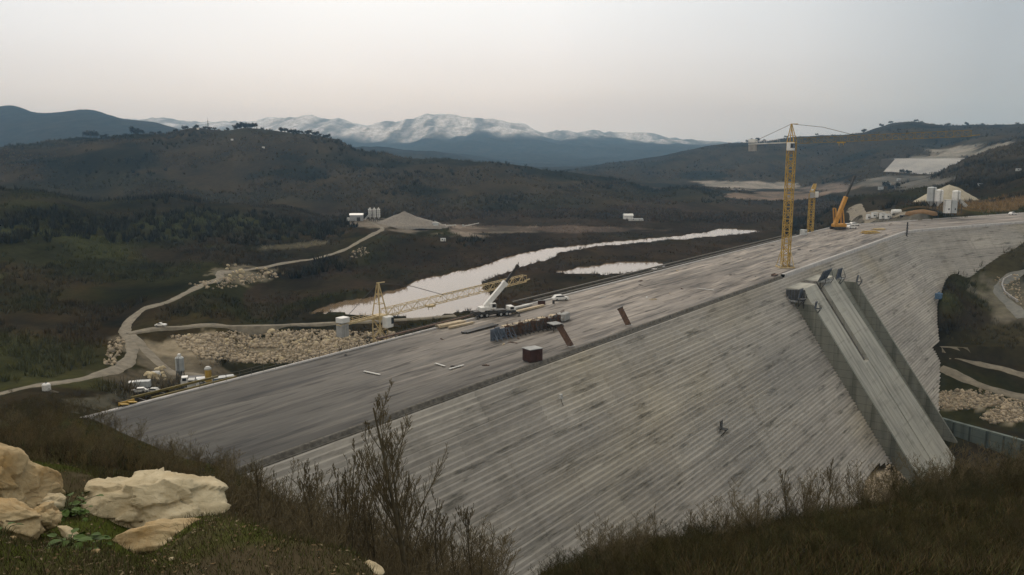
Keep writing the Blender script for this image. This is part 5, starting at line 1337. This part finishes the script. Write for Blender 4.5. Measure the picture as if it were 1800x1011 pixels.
def poly_spots(poly, n, smin, smax, y0, y1, seed):
    r = random.Random(seed); xs = [p[0] for p in poly]; ys = [p[1] for p in poly]; res = []
    PX = []; PY = []
    while len(PX) < n:
        a, b = r.uniform(min(xs), max(xs)), r.uniform(min(ys), max(ys))
        if inside(np.array([a]), np.array([b]), poly)[0]: PX.append(a); PY.append(b)
    ylog = np.exp(np.linspace(math.log(y0), math.log(y1), 160))
    for i in range(0, n, 200):
        a = np.array(PX[i:i + 200]); b = np.array(PY[i:i + 200]); A = (a - 900) / F; B = (505.5 - b) / F
        dx = A / (CP + B * SP); dz = (-SP + B * CP) / (CP + B * SP)
        X = dx[:, None] * ylog; Y = np.tile(ylog, (len(a), 1)); Zr = H + dz[:, None] * ylog; Zt = terrain_z(X.ravel(), Y.ravel()).reshape(X.shape)
        hit = Zt >= Zr; j = np.where(hit.any(1), hit.argmax(1), 159)
        for k in range(len(a)):
            if hit[k].any():
                res.append((X[k, j[k]], Y[k, j[k]], Zt[k, j[k]], r.uniform(smin, smax) * (1.8 if r.random() < .06 else 1)))
    return res
sp = poly_spots([(300, 592), (420, 583), (560, 580), (640, 585), (700, 585), (690, 612), (600, 632), (520, 640), (440, 640), (360, 632), (320, 612)], 3600, .25, .75, 290, 380, 1)
sp += poly_spots([(330, 500), (480, 475), (490, 488), (420, 505), (370, 510)], 160, .3, .9, 400, 540, 2) + poly_spots([(195, 590), (220, 600), (205, 640), (180, 650)], 90, .3, .8, 250, 340, 3)
sp += poly_spots([(610, 450), (640, 432), (650, 445), (630, 455)], 40, .4, 1.0, 500, 700, 4)
rubble('rubble', sp, 3)
sp = poly_spots([(1650, 690), (1720, 685), (1790, 705), (1700, 722), (1650, 720)], 420, .25, .7, 260, 330, 5) + poly_spots([(1720, 735), (1760, 712), (1800, 706), (1830, 740), (1740, 745)], 420, .25, .7, 230, 320, 6)
sp += poly_spots([(1520, 850), (1565, 818), (1600, 830), (1590, 880), (1530, 895)], 500, .2, .55, 190, 240, 7) + poly_spots([(1745, 490), (1790, 480), (1800, 540), (1770, 530)], 120, .2, .6, 340, 440, 8)
rubble('rubble', sp, 9)
V, Fq = rock_verts((1, .8, .7), 301, 3, 12); me_b = None
sp = poly_spots([(310, 590), (640, 582), (690, 600), (540, 636), (360, 630)], 46, .7, 1.15, 290, 380, 15) + poly_spots([(370, 470), (450, 462), (500, 480), (400, 500)], 14, .8, 1.5, 420, 540, 16)
sp += poly_spots([(255, 640), (300, 650), (290, 672), (250, 662)], 14, .7, 1.3, 240, 310, 17)
for i, (x, y, z, s) in enumerate(sp):
    if me_b is None: o = np_mesh('boulder', V, Fq, M_rock); me_b = o
    else: o = me_b.copy(); COL.objects.link(o)
    o.location = (x, y, z + s * .25); o.scale = (s, s, s); o.rotation_euler = (random.uniform(-.4, .4), random.uniform(-.4, .4), random.uniform(0, 6.28))
    tag(o, 'pale boulder lying among the rubble and track edges of the left bank', 'boulder', 'boulders on the left bank')

# ------------------------------------------------------------------ bare trees and brush
M_bark = mat('bare_bark', (.075, .060, .034), .95, .3, 4)
M_twig = mat('bare_twigs', (.125, .098, .052), .95, .25, 6)
M_scrub = mat('scrub_twigs', (1, 1, 1), .95, .2, .5, attr='tint', spec=0)
def grow(lists, p, d, L, r, depth, rng, up=.25, kids=(5, 4, 3), spread=.6, shrink=.5, wob=.12, seg=5, rmin=.0022):
    pts = [p.copy()]; rs = [r]; q = p.copy(); dd = d.normalized()
    for i in range(seg):
        dd = (dd + Vector((rng.gauss(0, wob), rng.gauss(0, wob), rng.gauss(0, wob * .6) + up * .12))).normalized()
        q = q + dd * L / seg; pts.append(q.copy()); rs.append(max(rmin, r * (1 - .75 * (i + 1) / seg)))
    lists[min(depth, len(lists) - 1)].append((pts, rs))
    if depth < len(kids):
        for k in range(kids[depth]):
            f = rng.uniform(.22, .97); i = min(seg - 1, int(f * seg)); a = pts[i].lerp(pts[i + 1], f * seg - i)
            side = Vector((rng.gauss(0, 1), rng.gauss(0, 1), rng.gauss(0, .35))).normalized()
            nd = (dd * (1 - spread) + side * spread + Vector((0, 0, up))).normalized()
            grow(lists, a, nd, L * shrink * (.8 if depth else 1.0) * rng.uniform(.6, 1.25) * (1.32 - 1.0 * f), rs[i] * .42, depth + 1, rng, up, kids, spread, shrink, wob * 1.15, max(3, seg - 1), rmin)
def tubes(lst, n): 
    m = MB()
    for pts, rs in lst: m.tube(pts, rs, n, cap=False)
    return m
# the tall bare tree in front of the face
def bare_tree(label, loc, hgt, seed, kids=(14, 8, 5), r0=.09, spread=.5, shrink=.42, up=.35, group=None, lean=(0, 0)):
    rng = random.Random(seed); ls = [[], [], []]
    grow(ls, Vector((0, 0, -.06 * hgt)), Vector((lean[0], lean[1], 1)), hgt, r0, 0, rng, up, kids, spread, shrink, .05, 9, min(.0065, .0022 * hgt))
    t = thing('bare_tree', label, 'tree', loc, 0, group)
    tubes(ls[0], 8).build('trunk', M_bark, t, True); tubes(ls[1], 5).build('limb', M_bark, t); tubes(ls[2], 3).build('crown', M_twig, t)
    return t
def place(px, y, dz=0.0): 
    p = Q(px, 900, y); return Vector((p.x, p.y, tz(p.x, p.y) + dz))
P = place(722, 27.0); top_z = Q(725, 668, 27).z
bare_tree('tall bare tree with ascending branches in front of the stepped face', P, (top_z - P.z) * .95, 5, (22, 15, 7), .11, .54, .44, .40)
P = place(735, 27.6)
for px, y, ty, sd, lb in ((600, 24, 770, 8, 'slim bare tree left of the tall one, second from it'), (545, 30, 800, 9, 'bushy bare tree in the middle of the left brush'), (640, 31, 790, 12, 'slender bare tree just left of the tall tree'), (455, 33, 800, 14, 'bare tree at the left end of the brush before the face'), (830, 30, 880, 15, 'low wide bare tree right of the tall one'),
                          (1385, 46, 812, 17, 'bare sapling standing above the right shoulder, left one of two'), (1455, 47, 800, 18, 'bare sapling on the right shoulder with dense crown'), (1275, 43, 890, 19, 'small bare sapling on the left part of the shoulder')):
    P = place(px, y); hh = Q(px, ty, y).z - P.z
    bare_tree(lb, P, max(1.2, hh * .92), sd, (13, 9, 5), .045, .45, .46, .42)
slim = [bare_tree('slim bare tree', (0, 0, -500), 1.0, 700 + i, (11, 8, 4), .012, .5, .44, .36, lean=(random.uniform(-.1, .1), 0)) for i in range(4)]
_su = [False] * 4
def slim_tree(px, y, top, label, group):
    P = place(px, y); h = max(1.0, Q(px, top, y).z - P.z) * .92; k = random.randrange(4); o = copy_tree(slim[k]) if _su[k] else slim[k]; _su[k] = True
    o.location = P; o.scale = (h * .9, h * .9, h); o.rotation_euler = (random.uniform(-.06, .06), random.uniform(-.06, .06), random.uniform(0, 6.28)); tag(o, label, 'tree', group)
for i in range(34):
    px = 385 + i * 14.5 + random.uniform(-8, 8)
    slim_tree(px, random.uniform(27, 40), (812 if px < 690 else 812 + (px - 690) * .75) + random.uniform(-22, 70), 'slim leafless tree in the see-through thicket before the dam face', 'slim trees in the thicket before the dam face')
for i in range(22):
    px = 1060 + i * 24 + random.uniform(-10, 10)
    slim_tree(px, 40 + (px - 1020) / 800 * 13, 985 - (px - 1060) * .215 - random.uniform(35, 85), 'slim leafless sapling sticking up from the dark lower right shoulder', 'saplings on the lower right shoulder')
# shrubs: several stems from one root
shr = []
def shrub_mesh(seed, stems=7, h=1.0, kids=(10, 6)):
    rng = random.Random(seed); ls = [[]]
    for i in range(stems):
        a = rng.uniform(0, 6.28); d = Vector((math.cos(a) * rng.uniform(.1, .85), math.sin(a) * rng.uniform(.1, .85), 1))
        grow(ls, Vector((math.cos(a) * .06, math.sin(a) * .06, -.08)), d, h * rng.uniform(.55, 1.05), .0065 * h, 0, rng, .28, kids, .55, .46, .15, 5)
    return tubes(ls[0], 3)
SHR = [shrub_mesh(400 + i, 6 + i % 3) for i in range(6)]
def shrub_np(m): return np.array(m.v), np.array([f for f in m.f])
SHN = [shrub_np(m) for m in SHR]
protos = [m.build('bare_shrub', M_twig) for m in SHR]
used = [False] * 6
def shrub(px, y, h, label, group):
    p = place(px, y); k = random.randrange(6)
    o = protos[k] if not used[k] else protos[k].copy()
    if used[k]: COL.objects.link(o)
    used[k] = True
    o.location = p; o.scale = (h * random.uniform(.8, 1.1), h * random.uniform(.8, 1.1), h); o.rotation_euler = (random.uniform(-.1, .1), random.uniform(-.1, .1), random.uniform(0, 6.28))
    tag(o, label, 'shrub', group)
for i in range(120):
    px = random.uniform(390, 860); y = random.uniform(20, 46); shrub(px, y, y * random.uniform(.055, .115) * (1.15 if i % 5 == 0 else .95) * (.75 if px < 480 else 1), 'leafless brown shrub in the thicket before the lower left of the dam face', 'shrubs before the dam face')
for i in range(80):
    px = random.uniform(1020, 1840); y = 37 + (px - 1020) / 800 * 14 + random.uniform(-2, 2.5)
    h = random.uniform(.8, 3.3) * (.8 if px < 1300 else 1.0) * (1.15 if px > 1640 else 1)
    shrub(px, y, h, 'leafless shrub along the crest of the dark lower right shoulder', 'shrubs on the lower right shoulder')
for i in range(50):
    y = random.uniform(34, 105); shrub(random.uniform(-40, 400), y, y * random.uniform(.018, .042), 'leafless shrub on the dark slope by the near end of the deck', 'shrubs by the near end of the deck')
def scatter(name, spots, tint):
    VS = []; FS = []; CS = []; o = 0
    for x, y, z, h in spots:
        v, f = SHN[random.randrange(6)]; a = random.uniform(0, 6.28); ca, sa = math.cos(a), math.sin(a)
        w_ = h * random.uniform(.8, 1.3)
        VS.append(np.c_[(v[:, 0] * ca - v[:, 1] * sa) * w_ + x, (v[:, 0] * sa + v[:, 1] * ca) * w_ + y, v[:, 2] * h + z]); FS.append(f + o); o += len(v)
        k = np.array(tint) * random.uniform(.65, 1.35) * np.array([random.uniform(.9, 1.1), 1, random.uniform(.85, 1.1)]); CS.append(np.tile(k, (len(v), 1)))
    ob = np_mesh(name, np.concatenate(VS), np.concatenate(FS), M_scrub, np.concatenate(CS)); ob['kind'] = 'stuff'; return ob
def rnd_spots(n, pxr, yr, hr, extra=None):
    res = []; X = []; Y = []; Hh = []
    for i in range(n):
        px = random.uniform(*pxr); y = math.exp(random.uniform(math.log(yr[0]), math.log(yr[1])))
        if extra and not extra(px, y): continue
        X.append((px - 900) / F / CP * y); Y.append(y); Hh.append(random.uniform(*hr))
    Z = terrain_z(np.array(X), np.array(Y)); return list(zip(X, Y, Z, Hh))
def offdam(p):
    x, y = p[0], p[1]; s = (x - O0[0]) * AX[0] + (y - O0[1]) * AX[1]; n = (x - O0[0]) * NN[0] + (y - O0[1]) * NN[1]
    return not (s > -1 and -WD - 3 < n and n < max(0, -p[2]) * KF + 1)
sp = [(p[0], p[1], p[2], p[1] * p[3]) for p in rnd_spots(480, (-200, 420), (22, 125), (.014, .034)) if offdam(p)]
sp += [(p[0], p[1], p[2], p[1] * p[3]) for p in rnd_spots(190, (390, 860), (22, 118), (.018, .045)) if offdam(p)]
scatter('brush', sp, (.125, .098, .050))
sp = rnd_spots(420, (960, 1950), (29, 56), (.5, 1.5)) + rnd_spots(70, (1600, 1950), (44, 60), (1.2, 2.4))
scatter('brush', sp, (.066, .058, .028))
sp = [p for p in rnd_spots(140, (-250, 230), (110, 230), (1.6, 3.5)) if offdam(p)]
scatter('brush', sp, (.09, .072, .036))

# hill scrub: tufts of bare stems, too many and far to tell apart
def tufts(name, X, Y, Z, hgt, cols, nb=8, wdt=.16, spread=.55):
    n = len(X); r = np.random.default_rng(5)
    a = r.uniform(0, 2 * np.pi, (n, nb)); ln = r.uniform(.1, spread, (n, nb)); hh = hgt[:, None] * r.uniform(.5, 1.05, (n, nb)); w_ = hgt[:, None] * wdt
    bx = X[:, None] + np.cos(a) * hgt[:, None] * .18; by = Y[:, None] + np.sin(a) * hgt[:, None] * .18
    b = r.uniform(0, 2 * np.pi, (n, nb))
    P0 = np.stack([bx - np.cos(b) * w_ / 2, by - np.sin(b) * w_ / 2, np.tile(Z[:, None] - .3, (1, nb))], -1)
    P1 = np.stack([bx + np.cos(b) * w_ / 2, by + np.sin(b) * w_ / 2, np.tile(Z[:, None] - .3, (1, nb))], -1)
    P2 = np.stack([bx + np.cos(a) * ln * hgt[:, None], by + np.sin(a) * ln * hgt[:, None], Z[:, None] + hh], -1)
    V = np.stack([P0, P1, P2], 2).reshape(-1, 3); Fq = np.arange(len(V)).reshape(-1, 3)
    C = np.repeat(cols, nb * 3, axis=0) * np.repeat(r.uniform(.75, 1.25, (n * nb, 1)), 3, axis=0)
    o = np_mesh(name, V, Fq, M_scrub, C); o['kind'] = 'stuff'; return o
ROADPTS = np.concatenate([np.array([v.co[:2] for v in o.data.vertices]) for o in COL.objects if o.name.startswith('road') and o.type == 'MESH' and o.get('kind') == 'structure'])
_rg = set()
for x, y in ROADPTS: _rg.add((int(x // 4), int(y // 4)))
def clear(X, Y, Z):
    k = np.array([not any((int(x // 4) + i, int(y // 4) + j) in _rg for i in (-1, 0, 1) for j in (-1, 0, 1)) if y < 800 else True for x, y in zip(X, Y)])
    s = (X - O0[0]) * AX[0] + (Y - O0[1]) * AX[1]; n = (X - O0[0]) * NN[0] + (Y - O0[1]) * NN[1]
    k &= ~((s > -2) & (s < 600) & (n > -WD - 14) & (n < np.maximum(0, -Z) * KF + 2) & (Y < 540) & (X < 400))
    k &= Z > -40.2
    return k
def hillspots(n, u0, u1, y0, y1, seed):
    r = np.random.default_rng(seed); u = r.uniform(u0, u1, n); y = np.exp(r.uniform(math.log(y0), math.log(y1), n)); x = u * y
    z = terrain_z(x, y); k = clear(x, y, z); return x[k], y[k], z[k]
def bare_ground(X, Y, Z):
    C = ground_colour(X, Y, Z); return C.sum(1) > .34
X, Y, Z = hillspots(34000, -.75, .75, 230, 950, 81)
dens = fbm(X, Y, 40, 4, 82); k = (dens > -.18) & ~bare_ground(X, Y, Z); X, Y, Z = X[k], Y[k], Z[k]
C = ground_colour(X, Y, Z) * RNG.uniform(1.3, 2.4, (len(X), 1))
tufts('hill_scrub', X, Y, Z, np.where(Z < -36.5, 1.7, 2.3) * RNG.uniform(.6, 1.5, len(X)), C, 9, .14, .6)
X, Y, Z = hillspots(46000, -.72, .72, 900, 2900, 83)
dens = fbm(X, Y, 90, 4, 84); k = (dens > -.12) & ~bare_ground(X, Y, Z); X, Y, Z = X[k], Y[k], Z[k]
C = ground_colour(X, Y, Z) * RNG.uniform(1.3, 2.4, (len(X), 1))
tufts('hill_scrub', X, Y, Z, RNG.uniform(1.6, 4.6, len(X)), C, 8, .28, .7)
X, Y, Z = hillspots(15000, -.72, .72, 480, 2700, 85)
dens = fbm(X, Y * .6, 75, 4, 86); k = (dens > .16) & ~bare_ground(X, Y, Z) & (Z > -37); X, Y, Z = X[k], Y[k], Z[k]
tufts('woodland', X, Y, Z, RNG.uniform(3.5, 7.5, len(X)), np.tile([.034, .030, .017], (len(X), 1)) * RNG.uniform(.7, 1.5, (len(X), 1)), 16, .16, .5)
# reeds and willow scrub along the water's edge
ex = []
for poly in RIV:
    for i in range(len(poly)):
        (x1, y1), (x2, y2) = poly[i], poly[(i + 1) % len(poly)]
        for k in range(int(math.hypot(x2 - x1, y2 - y1) / 1.1)): f = random.random(); ex.append((x1 + (x2 - x1) * f + random.gauss(0, 3), y1 + (y2 - y1) * f + random.gauss(0, 6)))
ex = np.array(ex); X, Y = ex[:, 0], ex[:, 1]; Z = terrain_z(X, Y); k = clear(X, Y, Z); X, Y, Z = X[k], Y[k], Z[k]
tufts('reeds', X, Y, Z, RNG.uniform(.8, 2.4, len(X)), np.tile([.06, .046, .030], (len(X), 1)), 9, .07, .45)

# trees one can tell apart on the ridges
def far_tree_mesh(seed, n=420):
    r = np.random.default_rng(seed); lobes = [(r.uniform(-.28, .28), r.uniform(-.28, .28), r.uniform(.28, .80), r.uniform(.18, .28)) for _ in range(7)]
    V = []
    for i in range(n):
        lx, ly, lz, lr = lobes[r.integers(7)]; d = r.normal(size=3); d /= np.linalg.norm(d); p = np.array([lx, ly, lz]) + d * lr * r.uniform(.3, 1.0)
        a = r.normal(size=3); a /= np.linalg.norm(a); b = np.cross(a, r.normal(size=3)); b /= np.linalg.norm(b); s = r.uniform(.04, .085)
        V += [p - a * s, p + a * s, p + b * s * 1.6]
    return np.array(V), np.arange(n * 3).reshape(-1, 3)
M_far = mat('far_tree_crown', (.030, .030, .022), .95, .3, .3)
ft = []
for i in range(3):
    t = thing('ridge_tree', 'dark leafless tree with broad crown on a far ridge', 'tree'); V, Fq = far_tree_mesh(600 + i)
    np_mesh('crown', V, Fq, M_far, parent=t); m = MB(); m.tube([(0, 0, -.1), (.01, 0, .3), (0, .01, .6)], [.035, .028, .015], 6)
    for k in range(5): a = k * 1.26; m.tube([(0, 0, .3 + .04 * k), (.22 * math.cos(a), .22 * math.sin(a), .62)], [.016, .006], 4)
    m.build('trunk', M_bark, t); ft.append(t)
used_ft = [False] * 3
def ridge_tree(px, y, hpx, label, group, wide=1.0):
    p = None; u = (px - 900) / F / CP; ys = np.linspace(y * .85, y * 1.15, 60); zs = terrain_z(u * ys, ys); e = (zs - H) / ys; i = int(np.argmax(e))
    h = hpx * 1.05 * ys[i] / F; k = random.randrange(3); o = ft[k] if not used_ft[k] else copy_tree(ft[k]); used_ft[k] = True
    o.location = (u * ys[i], ys[i], zs[i] - h * .12); wide *= 1.35; o.scale = (h * wide, h * wide, h); o.rotation_euler = (0, 0, random.uniform(0, 6.28)); tag(o, label, 'tree', group)
ridge_tree(181, 1500, 15, 'lone round dark tree, leftmost on the left hill', None, 1.3)
ridge_tree(258, 1550, 15, 'tall dark tree in the middle of the left hill saddle', None, 1.0)
ridge_tree(266, 1550, 9, 'smaller tree just right of the saddle tree on the left hill', None, 1.2)
for px, hp in ((200, 5), (207, 6), (240, 4), (285, 5), (298, 6), (325, 6), (343, 8), (361, 8), (376, 6), (385, 6), (393, 5), (416, 6)):
    ridge_tree(px, 1600, hp, 'small dark tree on the skyline of the left hill', 'small trees on the left hill skyline', 1.1)
for px, hp in ((430, 10), (436, 11), (443, 12), (449, 12), (455, 10), (461, 11)):
    ridge_tree(px, 1750, hp, 'dark tree in the dense clump on the top of the left hill', 'tree clump on top of the left hill', .9)
for px in range(508, 590, 6): ridge_tree(px + random.uniform(-2, 2), 1740, random.uniform(5, 9), 'dark tree in the row descending right of the left hill top', 'tree row right of the left hill top', 1.0)
for px, hp in ((1303, 5), (1312, 7), (1319, 8), (1330, 5), (1368, 5), (1420, 4), (1500, 7), (1530, 6), (1545, 5), (1588, 5), (1598, 4), (1642, 6), (1675, 6), (1700, 4), (1760, 4), (1780, 5)):
    ridge_tree(px, 2700, hp, 'tiny dark tree on the skyline of the right hill', 'trees on the right hill skyline', 1.2)
for px, py, hp in ((1557, 332, 14), (1566, 334, 11), (1578, 330, 9), (1585, 306, 9), (1595, 306, 8), (1600, 305, 6)):
    p = ground(px, py, 700, 1600); h = hp * p.y / F; k = random.randrange(3); o = copy_tree(ft[k]) if used_ft[k] else ft[k]; used_ft[k] = True
    o.location = p; o.scale = (h, h, h); tag(o, 'dark tree among the pale huts below the far embankment', 'tree', 'trees among the far huts')

# ------------------------------------------------------------------ foreground plants and grass
M_leaf = mat('broad_green_leaf', (.055, .090, .018), .7, .3, 8, spec=.15)
M_stalk = mat('plant_stalk', (.07, .08, .03), .8, .2, 8)
def leafy(label, px, py, y, n, size, seed, group=None, spread=.16):
    rng = random.Random(seed); p = Q(px, py, y); p.z = tz(p.x, p.y); t = thing('leafy_plant', label, 'plant', p, 0, group); st = MB()
    for i in range(n):
        a = rng.uniform(0, 6.28); d = rng.uniform(.02, spread); h = rng.uniform(.02, .10); c_ = Vector((math.cos(a) * d, math.sin(a) * d, h))
        st.tube([(0, 0, 0), c_ * .6 + Vector((0, 0, .02)), c_], [.004, .003, .002], 4); m = MB(); s = size * rng.uniform(.6, 1.2); a2 = a + rng.uniform(-.6, .6); tl = rng.uniform(-.5, .3)
        u = Vector((math.cos(a2), math.sin(a2), tl)).normalized(); v = Vector((-math.sin(a2), math.cos(a2), rng.uniform(-.3, .3))); nn = u.cross(v)
        out_ = [(0, 0), (.12, .26), (.38, .42), (.7, .34), (.92, .14), (1, 0), (.92, -.14), (.7, -.34), (.38, -.42), (.12, -.26)]
        vs = [c_ + u * a_ * s + v * b_ * s + nn * (abs(b_) * .25 - .12 * a_ * a_) * s for a_, b_ in out_] + [c_ + u * .45 * s - nn * .02 * s]
        m.add(vs, [(10, k, (k + 1) % 10) for k in range(10)]); m.build('leaf', M_leaf, t)
    st.build('stalk', M_stalk, t)
leafy('low green leafy plant in front of the ochre slab at bottom left', 125, 988, 4.8, 22, .075, 3)
leafy('dark green leafy plant growing in the gap left of the big boulder', 118, 905, 6.1, 30, .08, 4, spread=.2)
leafy('round leaved green plant at the left edge below the corner rock', 5, 935, 5.0, 9, .08, 6, spread=.08)
leafy('small green sprig on the soil right of the leafy plant', 175, 985, 5.0, 7, .05, 7, spread=.06)
leafy('small green sprig left of the big boulder foot', 140, 915, 6.0, 10, .06, 9, spread=.1)
def blades(name, n, pxr, yr, hr, wdt, tint, seed, dens=None):
    r = np.random.default_rng(seed); px = r.uniform(*pxr, n); y = np.exp(r.uniform(math.log(yr[0]), math.log(yr[1]), n)); x = (px - 900) / F / CP * y
    k = fbm(x, y, 1.2 if yr[1] < 20 else 6, 4, seed) > (-.5 if dens is None else dens); x, y = x[k], y[k]; z = terrain_z(x, y); n = len(x)
    h = r.uniform(*hr, n); a = r.uniform(0, 6.28, n); ln = r.uniform(.1, 1.1, n); b = r.uniform(0, 6.28, n)
    P0 = np.c_[x - np.cos(b) * wdt / 2, y - np.sin(b) * wdt / 2, z - .01]; P1 = np.c_[x + np.cos(b) * wdt / 2, y + np.sin(b) * wdt / 2, z - .01]; P2 = np.c_[x + np.cos(a) * ln * h, y + np.sin(a) * ln * h, z + h]
    V = np.stack([P0, P1, P2], 1).reshape(-1, 3)
    C = np.array(tint)[r.integers(0, len(tint), n)] * r.uniform(.6, 1.3, (n, 1)); o = np_mesh(name, V, np.arange(len(V)).reshape(-1, 3), M_scrub, np.repeat(C, 3, 0)); o['kind'] = 'stuff'
blades('grass', 48000, (-150, 760), (2.7, 11), (.012, .06), .006, [(.08, .085, .028), (.10, .08, .045), (.06, .07, .022), (.13, .10, .06)], 91)
blades('dry_grass', 60000, (950, 1900), (27, 60), (.12, .55), .035, [(.105, .085, .042), (.075, .078, .030), (.12, .085, .045), (.07, .058, .032)], 92)
blades('dry_grass', 30000, (-200, 900), (12, 120), (.15, .7), .05, [(.062, .053, .030), (.055, .055, .026), (.07, .05, .03)], 93, -.3)
# fallen twigs and leaf litter
r = np.random.default_rng(17); n = 1500; px = r.uniform(-100, 690, n); y = np.exp(r.uniform(math.log(3.5), math.log(9), n)); x = (px - 900) / F / CP * y; z = terrain_z(x, y) + .006
a = r.uniform(0, 6.28, n); s = r.uniform(.006, .02, n)
V = np.stack([np.c_[x + np.cos(a + k) * s * q, y + np.sin(a + k) * s * q, z + r.uniform(0, .008, n)] for k, q in ((0, 1), (1.57, .5), (3.14, 1), (4.71, .5))], 1).reshape(-1, 3)
C = np.array([(.16, .11, .06), (.10, .07, .04), (.20, .16, .10), (.07, .06, .035)])[r.integers(0, 4, n)]
o = np_mesh('leaf_litter', V, np.arange(len(V)).reshape(-1, 4), M_scrub, np.repeat(C, 4, 0)); o['kind'] = 'stuff'

# ------------------------------------------------------------------ haze
hz = MB(); hz.box((0, 6600, 350), (30000, 14200, 880)); M_h = bpy.data.materials.new('valley_haze'); M_h.use_nodes = True; t = M_h.node_tree
t.nodes.remove(t.nodes['Principled BSDF']); pv = t.nodes.new('ShaderNodeVolumePrincipled'); pv.inputs['Density'].default_value = 7.2e-5; pv.inputs['Color'].default_value = (.36, .66, 1.0, 1); pv.inputs['Absorption Color'].default_value = (1, 1, 1, 1); pv.inputs['Anisotropy'].default_value = .1
t.links.new(pv.outputs[0], t.nodes['Material Output'].inputs['Volume'])
o = hz.build('haze', M_h); o['kind'] = 'stuff'
